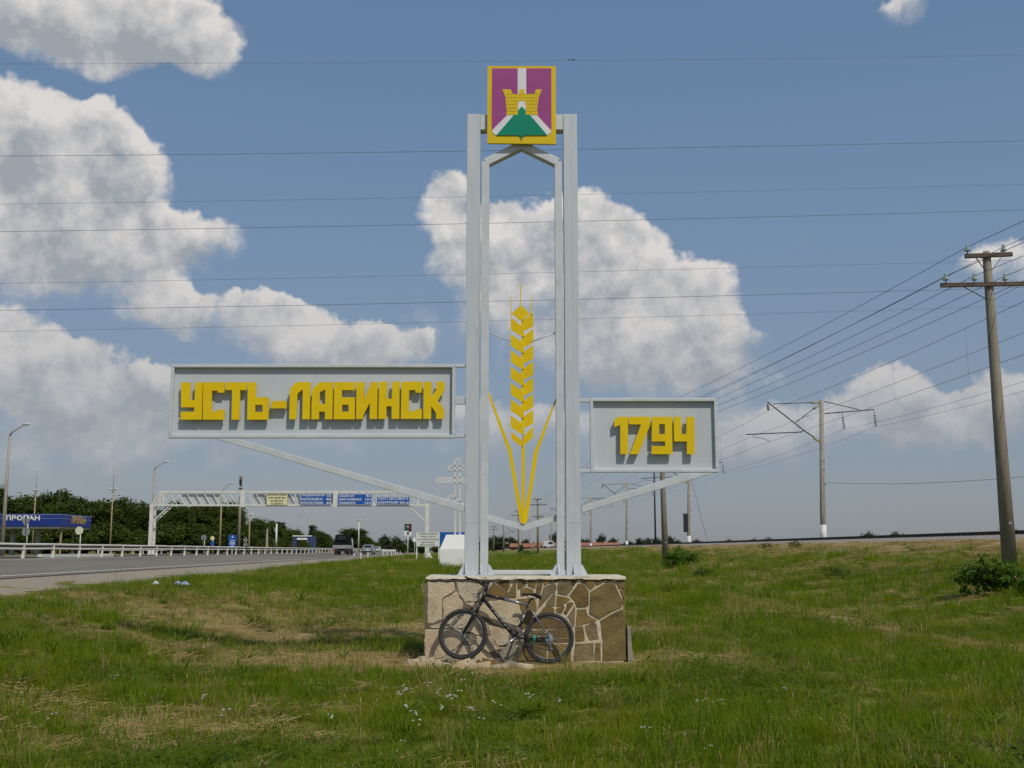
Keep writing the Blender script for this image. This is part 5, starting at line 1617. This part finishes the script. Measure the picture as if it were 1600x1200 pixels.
# billboard
y = 240.0
a, c = P(632, 818.5, y), P(643, 836.5, y); b = at(637.5, y)
t = thing('billboard', 'small upright billboard, green and dark red above white, on one post', 'billboard', tuple(b)); o_ = tuple(b)
m = MB(); m.span((a.x, y, c.z), (c.x, y + .15, a.z)); p = m.build('panel', white_print, t, o_)
mid = (a.x + c.x) / 2
red_b = pmat('billboard_red', (.10, .02, .025), None, 3, .5); green_b = pmat('billboard_green', (.02, .085, .04), None, 3, .5)
m = MB(); m.span((a.x, y - .01, c.z + .95), (mid + .12, y - .001, a.z)); m.build('green_field', green_b, p, o_)
m = MB(); m.span((mid + .121, y - .012, c.z + .75), (c.x, y - .001, a.z)); m.build('red_field', red_b, p, o_)
m = MB(); m.lathe((mid - .1, y - .025, c.z + 1.75), (0, 1, 0), [(0, .32), (.01, .32)], 12); m.build('pale_portrait', sign_back, p, o_)
m = MB(); m.lathe((mid, y - .02, c.z + .45), (0, 1, 0), [(0, .3), (.01, .3)], 12); m.build('dark_emblem', black_print, p, o_)
m = MB(); m.tube([(mid, y + .08, b.z), (mid, y + .08, c.z + .02)], .09, 8); m.build('post', white_metal, t, o_)

# ------------------------------------------------------------------ gantry with direction signs
y = 108.0
def gx(u): return P(u, 840, y).x
def gzv(v): return P(450, v, y).z
gx0, gx1 = gx(237.5), gx(667.5)
gt = thing('sign_gantry', 'white lattice sign gantry spanning the road with blue and pale yellow signs', 'gantry', ((gx0 + gx1) / 2, y, 1.0)); go_ = tuple(gt.location)
ztop, zbot = gzv(767.5), gzv(791)
for x_, sgn in ((gx0, 1), (gx1, -1)):
    zb = gz(x_, y)
    m = MB()
    for dy in (-.45, .45): m.span((x_ - .16, y + dy - .14, zb), (x_ + .16, y + dy + .14, zbot + (.25 if sgn < 0 else .05)))
    for k in range(7):
        z0 = zb + k * (zbot - zb) / 7; z1 = z0 + (zbot - zb) / 7
        m.bar((x_, y - .4, z0 if k % 2 else z1), (x_, y + .4, z1 if k % 2 else z0), .07, .07)
    m.build('leg', white_metal, gt, go_)
    m = MB(); m.lathe((x_, y, zb - .1), (0, 0, 1), [(0, .62 if sgn < 0 else .3), (.1, .6 if sgn < 0 else .3), (.85, .22)], 4, False); m.build('leg_foot', white_metal, gt, go_)
    m = MB(); m.bar((x_, y - .45, zbot - 1.6), (x_ + sgn * 1.7, y - .45, zbot), .12, .12); m.bar((x_, y + .45, zbot - 1.6), (x_ + sgn * 1.7, y + .45, zbot), .12, .12); m.build('knee_brace', white_metal, gt, go_)
bx0, bx1 = gx(250), gx(653)
m = MB()
for dy in (-.5, .5):
    m.span((bx0, y + dy - .08, ztop - .16), (bx1, y + dy + .08, ztop)); m.span((gx0 - .1, y + dy - .08, zbot), (gx1, y + dy + .08, zbot + .16))
m.build('chord', white_metal, gt, go_)
m = MB()
for dy in (-.5, .5):
    m.bar((gx0, y + dy, zbot + .1), (bx0, y + dy, ztop - .08), .12, .12); m.bar((bx0, y + dy, zbot + .1), (bx0, y + dy, ztop - .1), .14, .14)
    m.bar((gx1 - .25, y + dy, zbot + .4), (bx1, y + dy, ztop - .06), .1, .1); m.bar((bx1, y + dy, zbot + .1), (bx1, y + dy, ztop - .1), .12, .12)
m.build('end_brace', white_metal, gt, go_)
nseg = 30
for k in range(nseg):
    xa_, xb_ = bx0 + (bx1 - bx0) * k / nseg, bx0 + (bx1 - bx0) * (k + 1) / nseg
    for dy, (z0, z1) in ((-.5, (ztop - .1, zbot + .1)), (.5, (zbot + .1, ztop - .1))):
        m = MB(); m.bar((xa_, y + dy, z0), (xb_, y + dy, z1), .07, .07); m.build('lattice_bar', white_metal, gt, go_)
for u in (379, 524):
    m = MB(); m.span((gx(u) - .22, y - .62, zbot - .08), (gx(u) + .22, y - .585, ztop + .05)); m.build('splice_plate', white_metal, gt, go_)
for u0, u1 in ((283, 342), (395, 458), (462, 520)):
    m = MB(); m.span((gx(u0), y - .30, gzv(789)), (gx(u1), y - .27, gzv(772))); m.build('backing_panel', mesh_grey, gt, go_)
Z6 = zp((400, 740), 1600 / 300)
def gsign(x0, z0, x1, z1, mat, ink, lines, lab):
    a = Z6(x0, z0); c = Z6(x1, z1)
    A_, C_ = P(a[0], a[1], y - .7), P(c[0], c[1], y - .7)
    m = MB(); m.span((A_.x, y - .70, C_.z), (C_.x, y - .64, A_.z)); p = m.build('sign_panel', mat, gt, go_); p['label'] = lab
    m = MB(); n_ = len(lines); H = (A_.z - C_.z) / n_; W_ = C_.x - A_.x
    for i, parts in enumerate(lines):
        zc_ = A_.z - H * (i + .5)
        for (txt, f0, f1) in parts: put_text(m, txt, A_.x + W_ * f0, zc_ - H * .31, A_.x + W_ * f1, zc_ + H * .31, y - .712, bold=.013)
    kind(m.build('lettering', ink, p, go_), 'stuff')
    m = MB(); e = .02
    for q in ((A_.x, A_.z - e, C_.x, A_.z), (A_.x, C_.z, C_.x, C_.z + e), (A_.x, C_.z + e, A_.x + e, A_.z - e), (C_.x - e, C_.z + e, C_.x, A_.z - e)): m.span((q[0], y - .706, q[1]), (q[2], y - .7005, q[3]))
    m.build('border', ink, p, go_)
gsign(90, 165, 262, 265, yellow_board, black_print, [[('ДОРОЖНИКИ КУБАНИ', .05, .95)], [('БЛАГОДАРЯТ ВАС', .1, .9)], [('ЗА ЧИСТОТУ', .2, .8)], [('НА ДОРОГАХ', .2, .8)]], 'pale yellow sign with four lines of dark text')
gsign(373, 165, 625, 262, blue_sign, white_print, [[('ЛАДОЖСКАЯ', .03, .80), ('25', .85, .98)], [('КОРЕНОВСК', .03, .72), ('46', .83, .98)], [('КРОПОТКИН', .03, .74), ('81', .85, .98)]], 'blue direction sign to three towns, Ладожская first')
gsign(682, 170, 965, 260, blue_sign, white_print, [[('МАЙКОП', .04, .48), ('83', .83, .96)], [('КУРГАНИНСК', .04, .70), ('101', .81, .96)], [('ЛАБИНСК', .04, .52), ('133', .80, .96)]], 'blue direction sign to three towns, Майкоп first')
gsign(1008, 192, 1280, 258, blue_sign, white_print, [[('ПОСТ ВЕСОВОГО', .05, .95)], [('КОНТРОЛЯ 300 м', .05, .96)]], 'low blue sign for the weighing post')

# ------------------------------------------------------------------ roadside cross on its white block
y = 68.0
def X_(u): return P(u, 845, y).x
zb = gz(X_(712), y)
bl = thing('cross_plinth', 'white limewashed block with sloping shoulders carrying the lattice cross', 'plinth', (X_(712), y, zb)); o_ = tuple(bl.location)
h1, h2 = P(700, 858, y).z, P(700, 835.5, y).z
x0_, x1_, x2_, x3_ = X_(688), X_(697.5), X_(727), X_(736)
m = MB(); m.span((x0_, y - .6, zb - .3), (x3_, y + 1.0, h1)); m.build('base_block', block_white, bl, o_, bevel=.015)
m = MB(); m.add([(x0_ + .01, y - .59, h1 + .002), (x3_ - .01, y - .59, h1 + .002), (x3_ - .01, y + .99, h1 + .002), (x0_ + .01, y + .99, h1 + .002), (x1_, y - .28, h2), (x2_, y - .28, h2), (x2_, y + .7, h2), (x1_, y + .7, h2)],
                [(3, 2, 1, 0), (4, 5, 6, 7), (0, 1, 5, 4), (1, 2, 6, 5), (2, 3, 7, 6), (3, 0, 4, 7)]); m.build('sloping_top', block_white, bl, o_)
cr_ = thing('lattice_cross', 'tall white openwork orthodox cross standing on the white block', 'cross', (X_(712), y, h2)); o_ = tuple(cr_.location)
Zc = zp((676, 710), 13.333)
def cp(a, b, dy=0.0):
    u, v = Zc(a, b); p = P(u, v, y); return Vector((p.x, y + dy, p.z))
def tubes(nm, pts, r=.038, closed=False):
    m = MB()
    for dy in (-.13, .13):
        q = [cp(*p, dy) for p in pts]
        for i in range(len(q) - (0 if closed else 1)): m.bar(q[i], q[(i + 1) % len(q)], r * 2, r * 2)
    m.build(nm, white_metal, cr_, o_)
tubes('upright', [(467, 1680), (467, 102), (573, 102), (573, 1680)])
tubes('upper_arm', [(338, 237), (702, 237), (702, 342), (338, 342)], closed=True)
tubes('main_arm', [(80, 492), (960, 492), (960, 595), (80, 595)], closed=True)
tubes('slanted_foot_arm', [(340, 825), (700, 1070), (700, 1205), (340, 960)], closed=True)
m = MB()
for k in range(24):
    za, zb2 = 110 + k * 65, 110 + (k + 1) * 65
    m.bar(cp(467 if k % 2 else 573, za, -.13), cp(573 if k % 2 else 467, zb2, -.13), .014, .014); m.bar(cp(467, za, -.13), cp(467, zb2, .13), .018, .018)
m.build('lattice', white_metal, cr_, o_)
m = MB(); a = cp(100, 575); c = cp(940, 512); put_text(m, 'СПАСИ И СОХРАНИ', a.x, a.z, c.x, c.z, y - .165, bold=.008); kind(m.build('lettering', white_print, cr_, o_), 'stuff')
m = MB(); a = cp(352, 332); c = cp(688, 247); m.span((a.x, y - .1, a.z), (c.x, y - .08, c.z)); m.v = []; m.f = []

# ------------------------------------------------------------------ marker posts and a short rail
for i, (u, y) in enumerate(((553, 112), (564, 121), (575, 131), (621, 190), (625.5, 196))):
    b = at(u, y); t = thing('marker_post', ('nearest', 'second', 'third', 'fourth', 'farthest')[i] + ' white and black marker post on the road shoulder', 'marker post', tuple(b), 'marker posts on the shoulder'); o_ = tuple(b)
    m = MB(); m.box((b.x, b.y, b.z + .42), (.14, .10, 1.0)); m.build('shaft', whitewash, t, o_, bevel=.02)
    m = MB(); m.box((b.x, b.y, b.z + .78), (.15, .11, .18)); m.build('black_band', black_print, t, o_)
b = at(608, 175); t = thing('short_barrier', 'short pale barrier with a white end post beyond the silver car', 'barrier', tuple(b)); o_ = tuple(b)
m = MB(); m.box((b.x, b.y, b.z + .9), (2.1, .08, .3)); m.build('rail_beam', white_metal, t, o_)
for dx in (-.95, -.3, .4, .98):
    m = MB(); m.box((b.x + dx, b.y + .06, b.z + .45), (.14, .1, 1.05)); m.build('post', whitewash, t, o_)

# ------------------------------------------------------------------ vehicles
def wheels(t, o_, c, xs_, ys_, r, w=.2):
    for dx in xs_:
        for dy in ys_:
            m = MB(); m.lathe((c.x + dx - w / 2, c.y + dy, c.z + r), (1, 0, 0), [(0, r * .55), (.01, r * .97), (.04, r), (w - .04, r), (w - .01, r * .97), (w, r * .55)], 18); wh = m.build('wheel', rubber, t, o_)
            m = MB(); m.lathe((c.x + dx - w / 2 - .004, c.y + dy, c.z + r), (1, 0, 0), [(0, r * .5), (w + .008, r * .5)], 12); m.build('rim', chrome, wh, o_)
y = 147.0
c = Vector((P(533, 868, y).x, y, rz_(15.6) + .006))
t = thing('flatbed_truck', 'small truck with dark tarpaulin driving away on the road', 'truck', tuple(c)); o_ = tuple(c)
def V(dx, dy, dz): return (c.x + dx, c.y + dy, c.z + dz)
m = MB(); m.box(V(0, 1.55, 1.05 + .85), (2.02, 3.0, 1.45), taper=.86); m.build('tarpaulin', tent_dark, t, o_, bevel=.12)
m = MB(); m.span(V(-1.13, .0, .82), V(1.13, .06, 1.27)); m.build('tailgate', tail_grey, t, o_, bevel=.015)
m = MB(); m.span(V(-1.13, .061, .85), V(-1.07, 3.1, 1.25)); m.span(V(1.07, .061, .85), V(1.13, 3.1, 1.25)); m.span(V(-1.1, .065, .78), V(1.1, 3.1, .849)); m.build('load_bed', tail_grey, t, o_)
m = MB(); m.box(V(0, 4.0, 1.42), (1.95, 1.6, 1.5), taper=.85); m.build('cab', car_white, t, o_, bevel=.1)
m = MB(); m.span(V(-.85, .15, .48), V(.85, 4.6, .70)); m.build('chassis', dark_steel, t, o_)
m = MB(); m.span(V(-.95, -.02, .45), V(.95, .05, .56)); m.build('bumper', dark_steel, t, o_)
for s in (-1, 1):
    m = MB(); m.box(V(.9 * s, -.03, .66), (.28, .05, .14)); m.build('tail_lamp', lamp_red, t, o_)
    m = MB(); m.box(V(1.2 * s, 3.6, 1.7), (.16, .06, .34)); m.build('mirror', bike_black, t, o_)
    m = MB(); m.span(V(.62 * s - .22, .1, .1), V(.62 * s + .22, .13, .75)); m.build('mudflap', rubber, t, o_)
m = MB(); m.box(V(0, .02, 2.20), (1.2, .05, .5)); m.build('rear_flap_window', glass_dark, t, o_)
wheels(t, o_, c, (-.83, .83), (.75, 3.9), .36, .34)
def car(u, y, s, paint, label, zg=None):
    c = Vector((P(u, 866, y).x, y, (rz_(s) if zg is None else zg) + .006))
    t = thing('car', label, 'car', tuple(c)); o_ = tuple(c)
    V = lambda dx, dy, dz: (c.x + dx, c.y + dy, c.z + dz)
    prof = [(0, .32), (-.04, .62), (.02, .98), (.22, 1.05), (.62, 1.46), (1.0, 1.55), (2.2, 1.54), (2.95, 1.08), (4.0, .95), (4.25, .72), (4.28, .35)]
    vs = []; fs = []; k = len(prof)
    for wd, ins in ((-.88, 0), (-.80, 1), (.80, 1), (.88, 0)):
        for (dy, dz) in prof:
            ww = wd * (1 - .22 * max(0, dz - .95) / .6)
            vs.append(V(ww, dy, dz + (0 if not ins else .015)))
    for j in range(3):
        for i in range(k - 1): fs.append((j * k + i, j * k + i + 1, (j + 1) * k + i + 1, (j + 1) * k + i))
    fs += [tuple(range(k)), tuple(reversed(range(3 * k, 4 * k))), (0, k, 2 * k, 3 * k)]
    m = MB(); m.add(vs, fs, False); m.build('body', paint, t, o_, bevel=.04, fixn=True)
    m = MB(); m.add([V(-.60, .26, 1.08), V(.60, .26, 1.08), V(.55, .60, 1.43), V(-.55, .60, 1.43)], [(0, 1, 2, 3)])
    m.v = [(x, yy - .03, z + .012) for x, yy, z in m.v]; m.build('rear_window', glass_dark, t, o_)
    m = MB()
    for s_ in (-1, 1): m.add([V(s_ * .865, .75, 1.06), V(s_ * .865, 2.75, 1.06), V(s_ * .775, 2.2, 1.44), V(s_ * .775, .95, 1.44)], [(0, 1, 2, 3)])
    m.build('side_window', glass_dark, t, o_)
    m = MB(); m.span(V(-.86, -.08, .36), V(.86, .02, .56)); m.build('bumper', dark_steel, t, o_, bevel=.02)
    for s_ in (-1, 1):
        m = MB(); m.box(V(.73 * s_, -.02, .86), (.22, .06, .2)); m.build('tail_lamp', lamp_red, t, o_)
    m = MB(); m.box(V(0, -.055, .72), (.5, .02, .11)); m.build('number_plate', white_print, t, o_)
    wheels(t, o_, c, (-.74, .74), (.75, 3.35), .32, .2)
    return t
car(574, 178, 14, car_silver, 'silver car driving away beyond the truck')
car(588.5, 290, 15, car_white, 'far white car ahead of the silver car')


# ------------------------------------------------------------------ brick sheds
def shed(u0, u1, vtop, veave, y, label, nwin):
    a, c = P(u0, veave, y), P(u1, veave, y); zr = P(u0, vtop, y).z; zb = .7
    t = thing('brick_shed', label, 'shed', ((a.x + c.x) / 2, y, zb)); o_ = tuple(t.location)
    m = MB(); m.span((a.x, y, zb), (c.x, y + 8, a.z)); m.build('wall', brick_red, t, o_)
    m = MB(); m.add([(a.x - .3, y - .4, a.z), (c.x + .3, y - .4, a.z), (c.x + .3, y + 4, zr), (a.x - .3, y + 4, zr), (a.x - .3, y + 8.4, a.z), (c.x + .3, y + 8.4, a.z)], [(0, 1, 2, 3), (3, 2, 5, 4), (0, 3, 4), (1, 5, 2), (0, 4, 5, 1)]); m.build('roof', roof_red, t, o_)
    for k in range(nwin):
        x_ = a.x + (c.x - a.x) * (k + .5) / nwin
        m = MB(); m.span((x_ - .5, y - .06, zb + .9), (x_ + .5, y - .005, zb + 1.9)); w_ = m.build('window', glass_dark, t, o_)
        m = MB(); m.span((x_ - .55, y - .1, zb + .8), (x_ + .55, y - .065, zb + .89)); m.build('sill', conc_l, w_, o_)
shed(832, 872, 848, 856, 300, 'red brick shed behind the meadow, seen between the columns', 4)
shed(798, 831, 849, 855, 330, 'farther brick shed left of the round dark tree', 3)
shed(880, 968, 847.5, 855, 285, 'long brick shed with terracotta roof right of the tower', 9)
b = at(857, 262); t = thing('white_van', 'small white van in front of the brick shed', 'van', tuple(b)); o_ = tuple(b)
m = MB(); m.box((b.x, b.y, b.z + 1.0), (2.6, 1.5, 1.4), taper=.9); m.build('body', car_white, t, o_, bevel=.1)
m = MB(); m.box((b.x + .5, b.y - .76, b.z + 1.3), (1.0, .06, .45)); m.build('side_window', glass_dark, t, o_)
for dx in (-.8, .8):
    m = MB(); m.lathe((b.x + dx, b.y - .8, b.z + .3), (0, 1, 0), [(0, .3), (.2, .3)], 14); m.build('wheel', rubber, t, o_)

# ------------------------------------------------------------------ line of concrete poles
def insulator(m_pin, m_glass, x, y, z, s=1.0):
    m_pin.tube([(x, y, z), (x, y, z + .16 * s)], .014 * s, 6)
    m_glass.lathe((x, y, z + .09 * s), (0, 0, 1), [(0, .085 * s), (.02 * s, .088 * s), (.07 * s, .055 * s), (.10 * s, .062 * s), (.15 * s, .03 * s), (.17 * s, .045 * s), (.19 * s, .04 * s), (.205 * s, .02 * s)], 12)
LINE = []
def utility_pole(base, top, label, three=False):
    t = thing('utility_pole', label, 'utility pole', tuple(base), 'concrete poles of the line beside the railway'); o_ = tuple(base)
    base = Vector(base); top = Vector(top)
    d = (top - base); Lp = d.length
    m = MB(); m.tube([base - d * .03, base + d * .5, base + d * .985, top], [.205, .155, .112, .09], 14); m.build('shaft', conc, t, o_)
    tops = []
    arms = [(.16, .66, ((-.60,), (.44,))), (1.02, 1.42, ((-1.28,), (-.46,), (.42,), (1.25,)))]
    if three: arms.append((2.9, .95, ((-.8,), (.8,))))
    for dz, half, ins in arms:
        zc_ = top.z - dz; f = (zc_ - base.z) / d.z; xc = base.x + d.x * f; yc = base.y + d.y * f - .13
        ar = MB(); ar.bar((xc - half, yc + .05, zc_), (xc + half, yc - .05, zc_ + .03), .11, .12); arm = ar.build('crossarm', wood_arm, t, o_, bevel=.008)
        for s in (-1, 1):
            br = MB(); br.bar((xc + s * half * .55, yc + .02, zc_ - .05), (xc + s * .1, yc + .05, zc_ - .42), .035, .012); br.build('brace', dark_steel, t, o_)
        for (ox,) in ins:
            mp_, mg = MB(), MB(); insulator(mp_, mg, xc + ox, yc, zc_ + .05)
            g = mg.build('insulator', glass_ins, arm, o_); mp_.build('pin', dark_steel, arm, o_)
            if len(tops) < 6: tops.append(Vector((xc + ox, yc, zc_ + .26)))
    m = MB(); zn = base + d * .13; m.box((zn.x + .02, zn.y - .185, zn.z), (.10, .02, .07)); m.build('number_mark', conc_l, t, o_)
    LINE.append(tops)
b1 = hit(1578, 884); utility_pole(b1, P(1541, 393, b1.y), 'nearest tall concrete utility pole at the right edge of the picture')
HP = P(1541, 393, b1.y).z - b1.z
b2 = hit(1040, 879); utility_pole(b2, b2 + Vector((-.06 * b2.y / 30, 0, HP)), 'second concrete utility pole, passing behind the year board')
b3 = at(840.5, 176); utility_pole(b3, P(840, 778.7, 176), 'third utility pole with three crossarms, seen between the columns', True)
b4 = at(810.5, 228); utility_pole(b4, P(810, 797.5, 228), 'fourth utility pole, behind the stem of the wheat ear', True)
b5 = at(787, 290); utility_pole(b5, P(787, 812, 290), 'fifth utility pole, left of the wheat stem')
b6 = at(771.5, 345); utility_pole(b6, P(771.5, 822, 345), 'farthest utility pole beside the left column')
b = at(1024.5, 150); m = MB(); m.tube([(b.x, b.y, b.z), (b.x, b.y, P(1024.5, 735, 150).z)], [.13, .10], 8); tag(m.build('slim_pole', dark_steel, None, tuple(b)), 'slim dark pole just left of the second utility pole', 'pole')
d0 = b1 - b2
b0 = [p + Vector((d0.x * 1.0 + 1.0, d0.y, .5)) for p in LINE[0]]
def wire(pts_list, sag, r, label, group, nm='overhead_wire', n=14):
    pts = []
    for k in range(len(pts_list) - 1):
        a, b = pts_list[k], pts_list[k + 1]
        L = (b - a).length
        for i in range(n):
            f = i / n
            p = a.lerp(b, f); p.z -= sag * L * 4 * f * (1 - f)
            pts.append(p)
    pts.append(pts_list[-1])
    m = MB(); m.tube(pts, r, 5)
    return tag(m.build(nm, wire_m, None, tuple(pts_list[0])), label, 'wire', group)
WN = ('top left', 'top right', 'far left', 'inner left', 'inner right', 'far right')
for i in range(6):
    wire([b0[i]] + [L_[i] for L_ in LINE], .006, .0085, 'wire of the pole line resting on the %s insulator of the nearest pole' % WN[i], 'wires of the pole line')

# ------------------------------------------------------------------ railway masts
MS = -26.3
def mast_pos(y): return along(MS, y, 2.0)
p0 = mast_pos(80.0)
mast = thing('catenary_mast', 'concrete railway mast with arms and white foot, standing right of the year board', 'catenary mast', tuple(p0), 'railway catenary masts')
mo = tuple(p0)
Z2m = zp((1140, 590), 1114 / 260)
off = p0.x - P(1284.5, 840, 80).x
def MP(x, yv, dy=0.0):
    p = P(*Z2m(x, yv), 80.0); return Vector((p.x + off, p0.y + dy, p.z))
mtop = MP(600, 150)
m = MB(); m.tube([(p0.x, p0.y, p0.z - .3), (p0.x, p0.y, 4.0), (mtop.x + .03, p0.y, mtop.z)], [.225, .205, .145], 16); m.build('shaft', conc_l, mast, mo)
zwb = MP(625, 985).z
m = MB(); m.tube([(p0.x, p0.y, p0.z - .28), (p0.x, p0.y, zwb)], [.229, .222], 16); m.build('white_foot', whitewash, mast, mo)
for yv in (548, 606):
    q = MP(616, yv, -.19); m = MB(); m.box(q, (.24, .03, .22)); pl_ = m.build('number_plate', whitewash, mast, mo)
    m = MB(); m.box((q.x, q.y - .02, q.z), (.10, .008, .12)); m.build('number', black_print, pl_, mo)
q = MP(620, 714); m = MB(); m.ring(q, (0, 0, 1), .19, .02, 16, 5); m.build('band', dark_steel, mast, mo)
ct = MB(); ct.tube([MP(590, 428, -.1), MP(480, 352, -.1), MP(241, 165, -.1)], .045, 7); can = ct.build('cantilever', dark_steel, mast, mo)
for nm, pts, r in (('stay', [MP(590, 166, -.1), MP(280, 178, -.1)], .03), ('strut', [MP(582, 185, -.1), MP(424, 306, -.1)], .03), ('register_arm', [MP(480, 355, -.1), MP(470, 365, -.1), MP(97, 382, -.1)], .04),
                   ('steady_arm', [MP(145, 385, -.1), MP(146, 402, -.1), MP(205, 404, -.1), MP(255, 430, -.1)], .018), ('feeder_arm', [MP(622, 242, -.1), MP(950, 215, -.1)], .04), ('feeder_strut', [MP(618, 160, -.1), MP(852, 216, -.1)], .03)):
    m = MB(); m.tube(pts, r, 6); m.build(nm, dark_steel, mast, mo)
for a, b in (((590, 428), (545, 404)), ((585, 168), (530, 170)), ((580, 190), (548, 210))):
    m = MB(); m.tube([MP(*a, -.1), MP(*b, -.1)], .075, 8); m.build('rod_insulator', yellow_ins, mast, mo)
def string(x, y0, y1, dx=0):
    a, b = MP(x, y0, -.1), MP(x + dx, y1, -.1); m = MB(); m.tube([a, b], .02, 6)
    for k in range(5):
        p = a.lerp(b, .38 + .14 * k); m.lathe((p.x, p.y, p.z), (0, 0, 1), [(0, .04), (.03, .13), (.06, .05)], 10)
    m.build('insulator_string', brown_ins, mast, mo)
string(241, 168, 222, 5); string(738, 232, 346, 16); string(952, 216, 330, 14)
mlab = {126.5: 'railway mast with a dark box on its side, below the year board', 173: 'railway mast rising left of the second utility pole, cantilever to the left'}
allm = [80.0]
for i, yy in enumerate((126.5, 173, 219.5, 266, 312, 359, 405, 452, 500, 560)):
    lab = mlab.get(yy, '%s railway mast counted from the near one, small in the distance' % ('fourth', 'fifth', 'sixth', 'seventh', 'eighth', 'ninth', 'tenth', 'eleventh')[i - 2] if i >= 2 else '')
    dz = np.interp(yy, [80, 173, 300], [0, -.38, -.6])
    r_ = dup(mast, tuple(mast_pos(yy) + Vector((0, 0, float(dz)))), lab)
    allm.append(yy)
    if i == 0:
        q = mast_pos(yy); m = MB(); m.box((q.x - .35, q.y - .1, q.z + 2.6), (.5, .4, 2.1)); m.build('equipment_box', dark_steel, r_, tuple(r_.location), bevel=.03)
        m = MB(); m.tube([(q.x + .1, q.y, q.z + 8.8), (q.x + 2.6, q.y + 2, q.z - .1)], .018, 5); m.build('guy_wire', wire_m, r_, tuple(r_.location))
# wires of the railway
def rline(x, yv, dy=-.1):
    base = MP(x, yv, dy); pts = []
    for yy in [-12.0, 33.5] + allm[:8]:
        dz = float(np.interp(yy, [80, 173, 300], [0, -.38, -.6]))
        pts.append(Vector((base.x - SL * (yy - 80), yy, base.z + dz)))
    return pts
wire(rline(246, 222), .007, .011, 'thick supporting wire above the railway track', 'wires above the railway')
wire(rline(255, 430), .0015, .010, 'contact wire low above the railway track', 'wires above the railway')
wire(rline(150, 388), .0025, .009, 'second contact wire beside the first above the railway', 'wires above the railway')
wire(rline(756, 346), .009, .009, 'feeder wire on the inner hanging insulators of the railway masts', 'wires above the railway')
wire(rline(967, 330), .009, .009, 'feeder wire on the outer hanging insulators of the railway masts', 'wires above the railway')
a = MP(640, 704); wire([a, P(1640, 741, 60.0)], .012, .012, 'lone low wire running right from the nearest railway mast', None)
# droppers between the supporting wire and the contact wire
m = MB(); A_ = rline(246, 222); B_ = rline(255, 430)
for k in (1, 2, 3):
    L = (A_[k + 1] - A_[k]).length
    for f in (.15, .32, .5, .68, .85):
        p = A_[k].lerp(A_[k + 1], f); p.z -= .007 * L * 4 * f * (1 - f); q = B_[k].lerp(B_[k + 1], f)
        q.z -= .0015 * L * 4 * f * (1 - f); m.tube([p, q], .004, 4)
kind(m.build('catenary_droppers', wire_m), 'stuff')

# ------------------------------------------------------------------ power line crossing overhead
HV = [(100, 86, 43.0, .005), (244, 220, 40.0, .008), (319, 288, 45.6, .0058), (362, 328, 40.0, .008), (443, 406, 45.6, .0058), (485, 449, 40.0, .008), (518, 478, 45.6, .0058)]
ON = ('topmost', 'second', 'third', 'fourth', 'fifth', 'sixth', 'lowest')
for i, (va, vb, Y, r) in enumerate(HV):
    a, b = P(0, va, Y), P(1600, vb, Y)
    d = b - a
    pts = []
    for k in range(61):
        f = -1.2 + 3.4 * k / 60
        p = a + d * f; p.z += .55 * (f * (f - 1)) * .55
        pts.append(p)
    m = MB(); m.tube(pts, r, 5)
    tag(m.build('power_line_wire', wire_m, None, tuple(pts[30])), '%s of the seven power line wires crossing the sky' % ON[i], 'wire', 'power line wires crossing the sky')
    if i == 0:
        for j, (u, dv) in enumerate(((888.5, .2), (892.5, -.9), (896.5, .4))):
            f = u / 1600; c = a + d * f; c.z += .55 * f * (f - 1) * .55 + r
            mb = MB(); e = Vector((1 if j != 1 else -1, .2, 0)).normalized()
            mb.lathe(c + Vector((0, 0, .022)) - e * .03, e + Vector((0, 0, .75)), [(h * .5, q * .5) for h, q in [(-.05, .008), (-.01, .02), (.03, .038), (.075, .04), (.11, .024), (.125, .026), (.145, .02), (.158, .006), (.175, .002)]], 8)
            mb.tube([c + Vector((0, 0, .03)), c], .003, 4)
            tag(mb.build('bird', bird_m, None, tuple(c)), ('left', 'middle', 'right')[j] + ' of three tiny dark birds on the topmost wire', 'bird', 'birds on the topmost wire')
